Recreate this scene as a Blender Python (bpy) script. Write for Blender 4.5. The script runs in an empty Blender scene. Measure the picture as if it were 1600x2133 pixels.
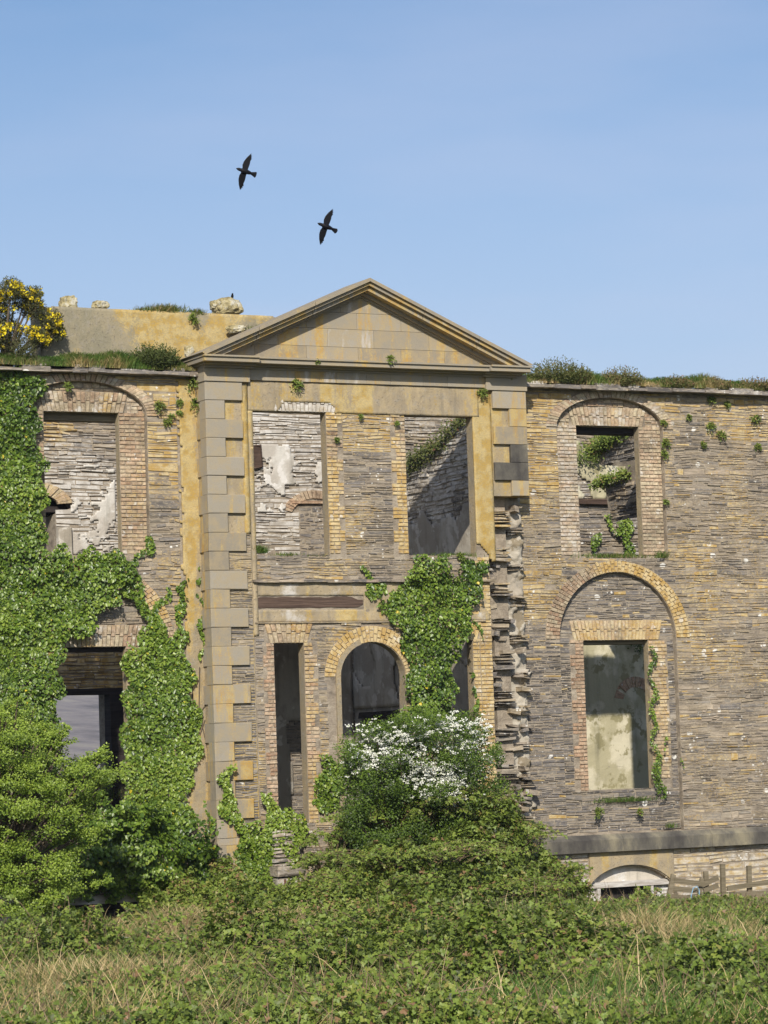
import bpy, math, random
import numpy as np
from mathutils import Vector, Matrix, noise
from mathutils.geometry import tessellate_polygon
random.seed(11); RNG = np.random.default_rng(11)
sc = bpy.context.scene
# ------------------------------------------------------------------ camera
F = 6000.0; YAW, PIT, ROL = math.radians(27.3), math.radians(4.84), math.radians(1.9)
fw = Vector((math.sin(YAW)*math.cos(PIT), math.cos(YAW)*math.cos(PIT), math.sin(PIT)))
r0 = Vector((math.cos(YAW), -math.sin(YAW), 0)); u0 = r0.cross(fw)
RT = math.cos(ROL)*r0 - math.sin(ROL)*u0; UP = math.sin(ROL)*r0 + math.cos(ROL)*u0
def ray(px, py): return fw + (px-800)/F*RT + (1066.5-py)/F*UP
CAM = Vector((0, 0, 2.6)) - ray(760, 1576.5)*57.0
def P(px, py, Y=0.0):
    d = ray(px, py); t = (Y-CAM.y)/d.y; p = CAM + d*t; return (p.x, p.z)
def G(px, py, Z=0.0):
    d = ray(px, py); t = (Z-CAM.z)/d.z; p = CAM + d*t; return (p.x, p.y)
cd = bpy.data.cameras.new('camera'); cam = bpy.data.objects.new('camera', cd)
sc.collection.objects.link(cam); sc.camera = cam
m = cam.matrix_world.copy()
for i in range(3): m[i][0], m[i][1], m[i][2], m[i][3] = RT[i], UP[i], -fw[i], CAM[i]
cam.matrix_world = m
cd.sensor_fit = 'VERTICAL'; cd.sensor_height = 24.0; cd.lens = 24.0*F/2133.0
cd.clip_end = 9000; cd.clip_start = 0.5
# ------------------------------------------------------------------ world, sun, exposure
SAZ, SEL = math.radians(30), math.radians(33.3)
sp = Vector((-math.sin(SAZ)*math.cos(SEL), -math.cos(SAZ)*math.cos(SEL), math.sin(SEL)))
w = bpy.data.worlds.new('World'); sc.world = w; w.use_nodes = True
nt = w.node_tree; bg = nt.nodes['Background']
sky = nt.nodes.new('ShaderNodeTexSky'); sky.sky_type = 'NISHITA'; sky.sun_disc = False
sky.sun_elevation = SEL; sky.sun_rotation = math.atan2(sp.x, sp.y)
sky.air_density = 1.0; sky.dust_density = 1.6; sky.ozone_density = 4.5; sky.altitude = 50
wtc = nt.nodes.new('ShaderNodeTexCoord'); wmp = nt.nodes.new('ShaderNodeMapping'); wmp.inputs['Scale'].default_value = (5, 5, 22)
wno = nt.nodes.new('ShaderNodeTexNoise'); wno.inputs['Scale'].default_value = 1.0; wno.inputs['Detail'].default_value = 5
wmr = nt.nodes.new('ShaderNodeMapRange'); wmr.inputs[1].default_value = .42; wmr.inputs[2].default_value = .75; wmr.inputs[4].default_value = .24
wmx = nt.nodes.new('ShaderNodeMix'); wmx.data_type = 'RGBA'; wmx.inputs[7].default_value = (5.0, 5.4, 6.9, 1)   # faint high cirrus veil
nt.links.new(wtc.outputs['Generated'], wmp.inputs[0]); nt.links.new(wmp.outputs[0], wno.inputs['Vector']); nt.links.new(wno.outputs['Fac'], wmr.inputs[0])
wsp = nt.nodes.new('ShaderNodeSeparateXYZ'); nt.links.new(wtc.outputs['Generated'], wsp.inputs[0])
whz = nt.nodes.new('ShaderNodeMapRange'); whz.inputs[1].default_value = 0.0; whz.inputs[2].default_value = .26; whz.inputs[3].default_value = .75; whz.inputs[4].default_value = .02
nt.links.new(wsp.outputs[2], whz.inputs[0]); wad = nt.nodes.new('ShaderNodeMath'); wad.operation = 'ADD'
nt.links.new(whz.outputs[0], wad.inputs[0]); nt.links.new(wmr.outputs[0], wad.inputs[1]); nt.links.new(wad.outputs[0], wmx.inputs[0]); nt.links.new(sky.outputs[0], wmx.inputs[6]); nt.links.new(wmx.outputs[2], bg.inputs[0]); bg.inputs[1].default_value = 0.125
sl = bpy.data.lights.new('sun', 'SUN'); sl.energy = 5.0; sl.angle = math.radians(0.53); sl.color = (1, 0.93, 0.82)
so = bpy.data.objects.new('sun', sl); sc.collection.objects.link(so)
so.rotation_euler = sp.to_track_quat('Z', 'Y').to_euler()
sc.view_settings.view_transform = 'Standard'; sc.view_settings.look = 'None'
sc.view_settings.exposure = 0.0; sc.view_settings.gamma = 1.0

# ------------------------------------------------------------------ material helpers
class NT:
    def __init__(s, name):
        s.m = bpy.data.materials.new(name); s.m.use_nodes = True
        s.t = s.m.node_tree; s.t.nodes.clear()
        s.out = s.t.nodes.new('ShaderNodeOutputMaterial')
        s.bs = s.t.nodes.new('ShaderNodeBsdfPrincipled')
        s.t.links.new(s.bs.outputs[0], s.out.inputs[0])
        s.tc = s.t.nodes.new('ShaderNodeTexCoord').outputs['Object']
    def put(s, sock, v):
        if hasattr(v, 'links') or isinstance(v, bpy.types.NodeSocket): s.t.links.new(v, sock)
        elif isinstance(v, tuple) and len(v) == 3 and sock.type == 'RGBA': sock.default_value = (*v, 1)
        else: sock.default_value = v
    def map(s, sc_):
        n = s.t.nodes.new('ShaderNodeMapping'); s.t.links.new(s.tc, n.inputs[0]); n.inputs['Scale'].default_value = sc_; return n.outputs[0]
    def noise(s, scale=1.0, stretch=(1, 1, 1), detail=4, rough=0.55):
        n = s.t.nodes.new('ShaderNodeTexNoise'); n.inputs['Scale'].default_value = scale
        n.inputs['Detail'].default_value = detail; n.inputs['Roughness'].default_value = rough
        s.t.links.new(s.map(stretch), n.inputs['Vector']); return n.outputs['Fac']
    def voro(s, scale, stretch=(1, 1, 1), rnd=1.0):
        n = s.t.nodes.new('ShaderNodeTexVoronoi'); n.inputs['Scale'].default_value = scale
        n.inputs['Randomness'].default_value = rnd
        s.t.links.new(s.map(stretch), n.inputs['Vector']); return n.outputs['Distance']
    def math(s, op, a, b=0.0, c=None, clamp=False):
        n = s.t.nodes.new('ShaderNodeMath'); n.operation = op; n.use_clamp = clamp
        s.put(n.inputs[0], a); s.put(n.inputs[1], b)
        if c is not None: s.put(n.inputs[2], c)
        return n.outputs[0]
    def ramp(s, f, stops):
        n = s.t.nodes.new('ShaderNodeValToRGB'); e = n.color_ramp.elements
        while len(e) < len(stops): e.new(0.5)
        for k, (p, c) in zip(e, stops): k.position = p; k.color = (*c, 1)
        s.t.links.new(f, n.inputs[0]); return n.outputs[0]
    def sstep(s, f, a, b, lo=0.0, hi=1.0):
        n = s.t.nodes.new('ShaderNodeMapRange'); n.interpolation_type = 'SMOOTHSTEP'
        s.put(n.inputs[0], f)
        for i, v in zip((1, 2, 3, 4), (a, b, lo, hi)): s.put(n.inputs[i], v)
        return n.outputs[0]
    def mix(s, f, a, b, mode='MIX'):
        n = s.t.nodes.new('ShaderNodeMix'); n.data_type = 'RGBA'; n.blend_type = mode
        s.put(n.inputs[0], f); s.put(n.inputs[6], a); s.put(n.inputs[7], b); return n.outputs[2]
    def att(s):
        n = s.t.nodes.new('ShaderNodeAttribute'); n.attribute_name = 'att'
        q = s.t.nodes.new('ShaderNodeSeparateColor'); s.t.links.new(n.outputs['Color'], q.inputs[0]); return q.outputs
    def bump(s, h, strength=0.5, dist=0.02):
        n = s.t.nodes.new('ShaderNodeBump'); n.inputs['Strength'].default_value = strength
        n.inputs['Distance'].default_value = dist; s.t.links.new(h, n.inputs['Height'])
        s.t.links.new(n.outputs[0], s.bs.inputs['Normal'])
    def fin(s, col, rough=0.9, spec=0.25):
        s.put(s.bs.inputs['Base Color'], col); s.put(s.bs.inputs['Roughness'], rough)
        s.bs.inputs['Specular IOR Level'].default_value = spec; return s.m

YEL, PYEL, GREYL = (0.46, 0.295, 0.08), (0.60, 0.47, 0.24), (0.74, 0.72, 0.66)
def masonry_mat(name, stops, layer=True, spots=0.9, lay_sc=(2.5, 2.5, 34)):
    n = NT(name); a = n.att()
    c = n.ramp(a[0], stops)
    lay = n.noise(1.0, lay_sc, 5, 0.7) if layer else n.noise(14, (1, 1, 1), 5, 0.7)
    g = n.sstep(lay, 0.3, 0.7, 0.62, 1.35)
    gg = n.t.nodes.new('ShaderNodeCombineColor')
    for i in range(3): n.t.links.new(g, gg.inputs[i])
    c = n.mix(1.0, c, gg.outputs[0], 'MULTIPLY')
    tn = n.sstep(n.noise(.8, (1, 1, 1.3), 5, .65), .32, .68, .68, 1.28); tg = n.t.nodes.new('ShaderNodeCombineColor')
    for i in range(3): n.t.links.new(tn, tg.inputs[i])
    c = n.mix(1.0, c, tg.outputs[0], 'MULTIPLY')
    # lichen: amount from the wall's own map, broken up by noise
    nz = n.noise(15, (1, 1, 1.8), 7, 0.85); big = n.noise(1.6, (1, 1, 1), 3, 0.5)
    f = n.math('ADD', n.math('MULTIPLY', a[1], 1.05), n.math('ADD', n.math('MULTIPLY', nz, 1.3), n.math('MULTIPLY', big, 0.5)))
    lf = n.sstep(f, 1.26, 1.52, 0, 0.85)
    lc = n.mix(n.sstep(n.noise(5, (1, 1, 1), 4), 0.42, 0.6), YEL, PYEL)
    c = n.mix(lf, c, lc)
    # mortar smears and dark weathering specks
    sm = n.noise(1.0, (9, 9, 26), 6, .8)
    c = n.mix(n.sstep(sm, .50, .64, 0, .62), c, (.48, .395, .27))
    c = n.mix(n.sstep(n.noise(1.0, (26, 26, 40), 5, .85), .58, .68, 0, .55), c, (.10, .09, .075))
    # whitewash / lime
    wf = n.sstep(n.math('ADD', a[2], n.math('MULTIPLY', n.noise(6, (1, 1, 2.2), 6, 0.7), 1.0)), 0.85, 1.2, 0, 0.9)
    c = n.mix(wf, c, n.mix(n.sstep(n.noise(4, (1, 1, 1), 6, .7), .4, .62), (.46, .42, .36), (.66, .63, .58)))
    # white lichen rosettes
    v = n.voro(3.3, (1, 1, 1.15)); msk = n.sstep(n.noise(2.3, (1, 1, 1), 3), 0.56, 0.60)
    v2 = n.voro(11, (1, 1, 1))
    s1 = n.math('MULTIPLY', n.sstep(n.math('ADD', v, n.math('MULTIPLY', nz, 0.12)), 0.27, 0.33, 1, 0), msk)
    s2 = n.math('MULTIPLY', n.sstep(v2, 0.22, 0.32, 1, 0), n.sstep(n.noise(2.1, (1, 1, 1), 5, .7), 0.56, 0.62))
    c = n.mix(n.math('MULTIPLY', n.math('MAXIMUM', s1, s2), spots), c, GREYL)
    fine = n.noise(70, (1, 1, 1), 3)
    n.bump(n.math('ADD', n.math('MULTIPLY', lay, 1.0), n.math('MULTIPLY', fine, 0.35)), 0.6, 0.018)
    return n.fin(c, 0.92)
SLATE = masonry_mat('slate', [(0, (.115, .105, .10)), (.2, (.18, .163, .148)), (.38, (.245, .215, .175)), (.55, (.32, .26, .18)), (.7, (.20, .17, .14)), (.85, (.36, .30, .225)), (1, (.20, .155, .13))])
BRICK = masonry_mat('brick', [(0, (.32, .20, .125)), (.3, (.375, .27, .18)), (.6, (.41, .325, .22)), (.85, (.44, .37, .25)), (1, (.28, .195, .135))], False, 0.5)
def mortar_mat():
    n = NT('lime_mortar'); c = n.ramp(n.noise(3, (1, 1, 1.5), 6, .7), [(.3, (.15, .125, .095)), (.5, (.30, .25, .19)), (.7, (.44, .38, .29))])
    n.bump(n.noise(30, (1, 1, 1), 5, .7), .8, .03); return n.fin(c, .95)
MORTAR = mortar_mat()
def ashlar_mat():
    n = NT('ashlar_stone'); a = n.att()
    c = n.ramp(a[0], [(0, (.25, .215, .16)), (.5, (.305, .27, .21)), (1, (.345, .31, .25))])
    c = n.mix(n.sstep(n.noise(45, (1, 1, 1), 4, .8), .5, .7, 0, .5), c, (.22, .20, .16))
    c = n.mix(n.sstep(n.noise(3.5, (1, 1, 1), 6, .75), .42, .62, 0, .6), c, (.36, .285, .17))
    st = n.noise(1.0, (3.2, 3.2, .38), 5, .62); sp_ = n.noise(16, (1, 1, 1), 5, .8)
    f = n.math('ADD', n.math('ADD', n.math('MULTIPLY', st, 1.35), n.math('MULTIPLY', n.noise(28, (1, 1, 1), 5, .9), .45)), n.math('MULTIPLY', a[1], .5))
    lf = n.math('MULTIPLY', n.sstep(f, 1.0, 1.18, 0, .85), n.sstep(n.noise(38, (1, 1, 1), 4, .85), .36, .58, .25, 1))
    c = n.mix(lf, c, n.mix(n.sstep(n.noise(7, (1, 1, 1), 4), .4, .62), (.46, .27, .04), (.50, .36, .12)))
    st2 = n.noise(1.0, (4.5, 4.5, .9), 5, .6)
    c = n.mix(n.sstep(n.math('ADD', n.math('ADD', st2, n.math('MULTIPLY', sp_, .2)), n.math('MULTIPLY', a[2], .5)), .74, .9, 0, .75), c, (.50, .47, .43))
    dk = n.noise(1.0, (1.7, 1.7, .8), 5, .6)
    c = n.mix(n.sstep(n.math('ADD', dk, n.math('MULTIPLY', sp_, .25)), .78, .95, 0, .75), c, (.10, .09, .085))
    n.bump(n.math('ADD', sp_, n.noise(60, (1, 1, 1), 3)), .35, .012)
    return n.fin(c, .9)
ASH = ashlar_mat()
def dark_ash():
    n = NT('weathered_plinth_stone'); c = n.ramp(n.noise(1.0, (1.5, 1.5, .8), 6, .65), [(.35, (.06, .055, .05)), (.5, (.12, .11, .09)), (.65, (.25, .22, .15))])
    n.bump(n.noise(25, (1, 1, 1), 5), .5, .015); return n.fin(c, .9)
DASH = dark_ash()
REVEAL = None
def render_mat(name, base, base2, yamt=0.5, stv=.45):
    n = NT(name); a = n.att()
    c = n.mix(n.sstep(n.noise(2.2, (1, 1, .6), 6, .7), .38, .62), base, base2)
    pit = n.noise(24, (1, 1, 1), 5, .8)
    c = n.mix(n.sstep(n.noise(7, (1, 1, 1), 7, .75), .5, .62, 0, .6), c, (.30, .27, .22))
    c = n.mix(n.sstep(pit, .55, .64, 0, .7), c, (.12, .10, .08))
    st = n.noise(1.0, (3.4 if stv < .6 else 1.3, 3.4, stv), 5, .6)
    f = n.math('ADD', n.math('ADD', st, n.math('MULTIPLY', pit, .5)), n.math('MULTIPLY', a[1], .52))
    fs = n.sstep(n.noise(42, (1, 1, 1), 4, .85), .36, .58, .3, 1)
    c = n.mix(n.sstep(n.noise(1.0, (7, 7, .55), 5, .6), .52, .72, 0, .55), c, (.17, .15, .115))
    c = n.mix(n.math('MULTIPLY', n.sstep(f, 1.09-yamt*.3, 1.22-yamt*.3, 0, 1), fs), c, n.mix(n.sstep(n.noise(6, (1, 1, 1), 5), .4, .6), (.43, .285, .07), (.50, .385, .17)))
    wf = n.sstep(n.math('ADD', a[2], n.math('MULTIPLY', n.noise(4, (1, 1, 1), 6, .7), 1.0)), .88, 1.15, 0, .9)
    c = n.mix(wf, c, (.56, .53, .48))
    n.bump(n.math('ADD', pit, n.noise(6, (1, 1, 1), 4)), .6, .02); return n.fin(c, .95)
RENDER = render_mat('lichened_render', (.30, .245, .165), (.40, .32, .20), .52)
RENDERY = render_mat('yellow_lichened_render', (.28, .235, .16), (.36, .28, .165), .60)
REVEAL = render_mat('reveal_render', (.30, .24, .15), (.40, .32, .19), .55)
PARAP = render_mat('parapet_render', (.25, .225, .155), (.31, .265, .175), .70, .9)
def plaster_mat(name, c1, c2, c3):
    n = NT(name); a = n.att()
    c = n.mix(n.sstep(n.noise(1.3, (1, 1, .8), 7, .62), .42, .52), c1, c2)
    c = n.mix(n.sstep(n.noise(2.3, (1, 1, 1), 6, .6), .55, .6), c, c3)
    c = n.mix(n.sstep(n.noise(1, (5, 5, .5), 5), .5, .75, 0, .4), c, (.10, .10, .07))
    n.bump(n.noise(9, (1, 1, 1), 6, .7), .6, .03); return n.fin(c, .95)
CREAM = plaster_mat('cream_plaster', (.62, .57, .42), (.44, .40, .26), (.30, .27, .15))
GREYP = plaster_mat('grey_plaster', (.44, .40, .33), (.34, .30, .24), (.54, .50, .43))
CEMENT = plaster_mat('rubble_core_mortar', (.33, .29, .23), (.42, .38, .31), (.23, .19, .13))
def wood_mat(name, c1, c2, st=(1.2, 1.2, 30)):
    n = NT(name); g = n.noise(1.0, st, 6, .7)
    c = n.ramp(g, [(.3, c1), (.7, c2)]); n.bump(g, .8, .02); return n.fin(c, .85)
OLDWOOD = wood_mat('decayed_brown_timber', (.035, .022, .016), (.15, .10, .075))
GREYWOOD = wood_mat('weathered_grey_wood', (.11, .09, .055), (.25, .21, .14))
WHITEWOOD = wood_mat('flaking_white_paint', (.30, .25, .20), (.68, .66, .62), (2, 2, 12))
DARKWOOD = wood_mat('dark_timber_and_shade', (.012, .01, .01), (.05, .04, .035))
RUST = wood_mat('rusty_iron', (.08, .03, .02), (.20, .08, .045))
def simple(name, col, rough=.8, spec=.3):
    n = NT(name); c = n.mix(n.sstep(n.noise(8, (1, 1, 1), 4), .3, .7), col, tuple(v*.7 for v in col)); return n.fin(c, rough, spec)
def boulder_mat():
    n = NT('lichened_boulder'); c = n.ramp(n.noise(3.5, (1, 1, 1), 6, .7), [(.35, (.16, .13, .07)), (.5, (.40, .34, .18)), (.65, (.55, .53, .45))])
    n.bump(n.noise(7, (1, 1, 1), 6, .7), 1, .06); return n.fin(c, .95)
BOULD = boulder_mat()
def earth_mat():
    n = NT('earth_and_turf'); c = n.ramp(n.noise(2.5, (1, 1, 1), 6, .7), [(.3, (.035, .045, .015)), (.5, (.07, .085, .03)), (.7, (.13, .11, .055))])
    n.bump(n.noise(12, (1, 1, 1), 5, .7), 1, .06); return n.fin(c, 1)
EARTH = earth_mat()
def leaf_mat(name, stops, rough=.5, trans=.25, spec=.4):
    n = NT(name); a = n.att(); c = n.ramp(a[0], stops)
    n.fin(c, rough, spec)
    tr = n.t.nodes.new('ShaderNodeBsdfTranslucent'); mx = n.t.nodes.new('ShaderNodeMixShader'); mx.inputs[0].default_value = trans
    n.t.links.new(c, tr.inputs[0]); n.t.links.new(n.bs.outputs[0], mx.inputs[1]); n.t.links.new(tr.outputs[0], mx.inputs[2])
    n.t.links.new(mx.outputs[0], n.out.inputs[0]); return n.m
IVY = leaf_mat('ivy_leaf', [(0, (.02, .040, .008)), (.35, (.07, .13, .016)), (.7, (.17, .255, .03)), (.94, (.27, .35, .055)), (1, (.60, .48, .04))], .38, .2, .5)
BRAM = leaf_mat('bramble_leaf', [(0, (.035, .045, .012)), (.3, (.09, .12, .022)), (.6, (.165, .235, .035)), (.85, (.26, .305, .055)), (1, (.27, .16, .08))], .5, .25, .4)
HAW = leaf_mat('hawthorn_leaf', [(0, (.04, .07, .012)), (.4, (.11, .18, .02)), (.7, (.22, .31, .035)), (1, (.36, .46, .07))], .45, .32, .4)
BLOS = leaf_mat('white_blossom', [(0, (.58, .60, .44)), (.5, (.76, .76, .68)), (1, (.83, .83, .79))], .7, .2, .2)
GORS = leaf_mat('gorse_spines', [(0, (.05, .055, .022)), (.5, (.09, .10, .035)), (1, (.17, .13, .08))], .7, .1, .2)
GFLO = leaf_mat('yellow_petals', [(0, (.78, .58, .01)), (1, (.92, .80, .05))], .6, .25, .2)
GRASS = leaf_mat('grass_blade', [(0, (.045, .10, .016)), (.4, (.10, .19, .03)), (.6, (.19, .21, .06)), (.8, (.43, .32, .14)), (1, (.64, .50, .27))], .55, .25, .3)
HEATH = leaf_mat('heather_sprig', [(0, (.035, .055, .015)), (.5, (.09, .11, .03)), (.8, (.15, .14, .05)), (1, (.20, .10, .06))], .7, .1, .2)
CANE = simple('bramble_cane', (.21, .15, .09), .7)
TWIG = simple('twig_bark', (.13, .10, .07), .9)
STEM = simple('dry_stem', (.42, .35, .24), .8)
FEATH = simple('black_feathers', (.004, .004, .006), .55, .2)

# ------------------------------------------------------------------ mesh helpers
class MB:
    def __init__(s): s.v = []; s.f = []; s.a = []; s.k = []
    def add(s, vs, fs, att=(.5, 0, 0), mi=0):
        o = len(s.v); s.v += [tuple(v) for v in vs]; s.a += [att]*len(vs)
        for f in fs: s.f.append(tuple(i+o for i in f)); s.k.append(mi)
    def box(s, x0, x1, y0, y1, z0, z1, att=(.5, 0, 0), mi=0, bev=0.0, jit=0.0):
        b = bev; vs = []
        for y, q in ((y0, b), (y0+b, 0), (y1, 0)):
            for (x, z) in ((x0+q, z0+q), (x1-q, z0+q), (x1-q, z1-q), (x0+q, z1-q)):
                vs.append((x+random.uniform(-jit, jit), y+random.uniform(-jit, jit), z+random.uniform(-jit, jit)))
        fs = [(0, 1, 2, 3), (11, 10, 9, 8)]
        for l in (0, 4):
            for i in range(4): j = (i+1) % 4; fs.append((l+j, l+i, l+4+i, l+4+j))
        s.add(vs, fs, att, mi)
    def prism(s, loop, y0, y1, att=(.5, 0, 0), mi=0):
        n = len(loop); vs = [(x, y0, z) for x, z in loop]+[(x, y1, z) for x, z in loop]
        s.add(vs, [tuple(range(n)), tuple(range(2*n-1, n-1, -1))]+[((i+1) % n, i, n+i, n+(i+1) % n) for i in range(n)], att, mi)
    def slab(s, outer, holes, y0, y1, mi=0, ms=0, att=(.5, 0, 0), swap=False):
        loops = [outer]+holes; flat = [p for l in loops for p in l]; n = len(flat)
        tr = tessellate_polygon([[Vector((x, z, 0)) for x, z in l] for l in loops])
        mk = (lambda a, b, c: (b, a, c)) if swap else (lambda a, b, c: (a, b, c))
        vs = [mk(x, y0, z) for x, z in flat]+[mk(x, y1, z) for x, z in flat]
        s.add(vs, [tuple(t) for t in tr]+[(t[2]+n, t[1]+n, t[0]+n) for t in tr], att, mi)
        o = 0; fs = []
        for l in loops:
            k = len(l); fs += [(o+i, o+(i+1) % k, n+o+(i+1) % k, n+o+i) for i in range(k)]; o += k
        s.add(vs, fs, att, ms)
    def tube(s, pts, rad, n=6, att=(.5, 0, 0), mi=0):
        rings = []; o = len(s.v); up = Vector((.3, .2, 1))
        for i, p in enumerate(pts):
            p = Vector(p); d = (Vector(pts[min(i+1, len(pts)-1)])-Vector(pts[max(i-1, 0)])).normalized()
            a = d.cross(up); a = a.normalized() if a.length > 1e-3 else Vector((1, 0, 0)); b = d.cross(a)
            for k in range(n):
                t = 2*math.pi*k/n; s.v.append(tuple(p+rad[i]*(math.cos(t)*a+math.sin(t)*b))); s.a.append(att)
        for i in range(len(pts)-1):
            for k in range(n):
                k2 = (k+1) % n; s.f.append((o+i*n+k, o+i*n+k2, o+(i+1)*n+k2, o+(i+1)*n+k)); s.k.append(mi)
        s.f.append(tuple(o+k for k in range(n))); s.k.append(mi)
        s.f.append(tuple(o+(len(pts)-1)*n+k for k in reversed(range(n)))); s.k.append(mi)
    def build(s, name, mats, parent=None, loc=None, smooth=False):
        me = bpy.data.meshes.new(name); me.from_pydata(s.v, [], s.f)
        if not isinstance(mats, (list, tuple)): mats = [mats]
        for q in mats: me.materials.append(q)
        if len(mats) > 1: me.polygons.foreach_set('material_index', s.k)
        ca = me.color_attributes.new('att', 'FLOAT_COLOR', 'POINT')
        ca.data.foreach_set('color', np.hstack([np.array(s.a, dtype=np.float32).reshape(-1, 3), np.ones((len(s.a), 1), np.float32)]).ravel())
        if smooth: me.polygons.foreach_set('use_smooth', [True]*len(me.polygons))
        me.update(); return link(name, me, parent, loc)
def link(name, me, parent=None, loc=None):
    o = bpy.data.objects.new(name, me); sc.collection.objects.link(o)
    if parent is not None:
        o.parent = parent; o.matrix_parent_inverse = Matrix.Translation(-parent.location)
    if loc is not None: o.location = loc
    return o
def tag(o, label=None, cat=None, group=None, kind=None):
    for k, v in (('label', label), ('category', cat), ('group', group), ('kind', kind)):
        if v: o[k] = v
    return o
def empty(name, loc, label, cat, group=None):
    o = link(name, None, None, loc); o.empty_display_size = .2; return tag(o, label, cat, group)
bpy.context.view_layer.update()
def nz(x, y=0., z=0.): return noise.noise(Vector((x, y, z)))
# leaf clouds ------------------------------------------------------
L6 = (np.array([(0, 0, 0), (-.42, .12, .10), (-.36, .6, .10), (0, 1, -.05), (.36, .6, .10), (.42, .12, .10)]), [(0, 3, 2, 1), (0, 5, 4, 3)])
L4 = (np.array([(0, 0, 0), (-.34, .45, .08), (0, 1, 0), (.34, .45, .08)]), [(0, 2, 1), (0, 3, 2)])
BL = (np.array([(-.5, 0, 0), (.5, 0, 0), (.36, .55, .0), (-.36, .55, .0), (0, 1, 0)]), [(0, 1, 2, 3), (3, 2, 4)])
FLW = (np.array([(0, 0, .12), (.5, 0, 0), (.15, .48, 0), (-.4, .3, 0), (-.4, -.3, 0), (.15, -.48, 0)]), [(0, 1, 2), (0, 2, 3), (0, 3, 4), (0, 4, 5), (0, 5, 1)])
def unit(a): return a/np.maximum(np.linalg.norm(a, axis=1, keepdims=True), 1e-6)
def cloud_mesh(name, sets, mats):
    V = []; A = []; LV = []; LS = []; MI = []; off = 0; lo = 0
    for mi, (tm, pos, nrm, tan, size, tint, wid) in enumerate(sets):
        tv, tf = tm; n = len(pos)
        if n == 0: continue
        nrm = unit(nrm); b = unit(np.cross(tan, nrm)); t = np.cross(nrm, b)
        size = np.broadcast_to(size, n)[:, None, None]; wid = np.broadcast_to(wid, n)[:, None, None]
        P_ = pos[:, None, :]+size*(wid*tv[None, :, 0:1]*b[:, None, :]+tv[None, :, 1:2]*t[:, None, :]+wid*tv[None, :, 2:3]*nrm[:, None, :])
        V.append(P_.reshape(-1, 3)); k = len(tv)
        A.append(np.repeat(np.clip(tint, 0, 1), k))
        base = off+np.arange(n)*k
        for f in tf:
            idx = base[:, None]+np.array(f)[None, :]
            LV.append(idx.ravel()); LS.append(np.full(n, len(f))); MI.append(np.full(n, mi))
        off += n*k
    V = np.vstack(V).astype(np.float32); A = np.concatenate(A); LV = np.concatenate(LV).astype(np.int32)
    cnt = np.concatenate(LS); MI = np.concatenate(MI).astype(np.int32)
    st = np.concatenate([[0], np.cumsum(cnt)[:-1]]).astype(np.int32)
    me = bpy.data.meshes.new(name); me.vertices.add(len(V)); me.vertices.foreach_set('co', V.ravel())
    me.loops.add(len(LV)); me.loops.foreach_set('vertex_index', LV)
    me.polygons.add(len(cnt)); me.polygons.foreach_set('loop_start', st)
    try: me.polygons.foreach_set('loop_total', cnt.astype(np.int32))
    except Exception: pass
    for q in mats: me.materials.append(q)
    me.polygons.foreach_set('material_index', MI)
    ca = me.color_attributes.new('att', 'FLOAT_COLOR', 'POINT')
    ca.data.foreach_set('color', np.stack([A, A*0, A*0, A*0+1], 1).astype(np.float32).ravel())
    me.update(calc_edges=True); return me
def cloud(name, sets, mats, parent=None):
    return link(name, cloud_mesh(name, sets, mats), parent)
def rn(n, s=1.0): return RNG.normal(0, s, (n, 3))
def vnoise(p, sc_, seed=0.0):     # cheap smooth vector noise from sines
    q = p*sc_+seed
    return (np.sin(q[:, 0]*1.7+np.sin(q[:, 2]*1.3+seed))+np.sin(q[:, 2]*2.1+np.sin(q[:, 1]*1.9+q[:, 0]*.7))+np.sin(q[:, 1]*2.3+q[:, 0]*1.1+1.7*np.sin(q[:, 2]*.8)))/3
def inpoly(pts, poly):
    x, z = pts[:, 0], pts[:, 1]; c = np.zeros(len(pts), bool); j = len(poly)-1
    for i in range(len(poly)):
        xi, zi = poly[i]; xj, zj = poly[j]
        c ^= ((zi > z) != (zj > z)) & (x < (xj-xi)*(z-zi)/((zj-zi) if zj != zi else 1e-9)+xi); j = i
    return c
def sample_poly(poly, dens):
    a = np.array(poly); lo, hi = a.min(0), a.max(0); n = int((hi-lo).prod()*dens)
    p = RNG.uniform(lo, hi, (n, 2))
    q = p+.09*np.stack([np.sin(p[:, 1]*9+p[:, 0]*4), np.sin(p[:, 0]*11-p[:, 1]*3)], 1)
    return p[inpoly(q, poly)]

# ------------------------------------------------------------------ masonry
def rect(a, b, c, d): return lambda v: (a, b) if c <= v <= d else None
def arch(xc, a, s, b, v0):
    def f(v):
        if v < v0 or v > s+b: return None
        h = a if v <= s else a*math.sqrt(max(0, 1-((v-s)/b)**2)); return (xc-h, xc+h)
    return f
def arch_loop(xc, a, s, b, v0, n=20):
    return [(xc-a, v0), (xc+a, v0)]+[(xc+a*math.cos(math.pi*i/n), s+b*math.sin(math.pi*i/n)) for i in range(n+1)]
def rloop(a, b, c, d): return [(a, c), (b, c), (b, d), (a, d)]
def spans(v, ivs, shapes):
    for s in shapes:
        r = s(v)
        if r is None: continue
        out = []
        for a, b in ivs:
            if r[1] <= a or r[0] >= b: out.append((a, b)); continue
            if r[0] > a: out.append((a, r[0]))
            if r[1] < b: out.append((r[1], b))
        ivs = out
    return ivs
def fmap(y): return lambda u, v, w_: (u, y-w_, v)          # faces -y
def lmap(x): return lambda u, v, w_: (x-w_, u, v)          # faces -x
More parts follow.
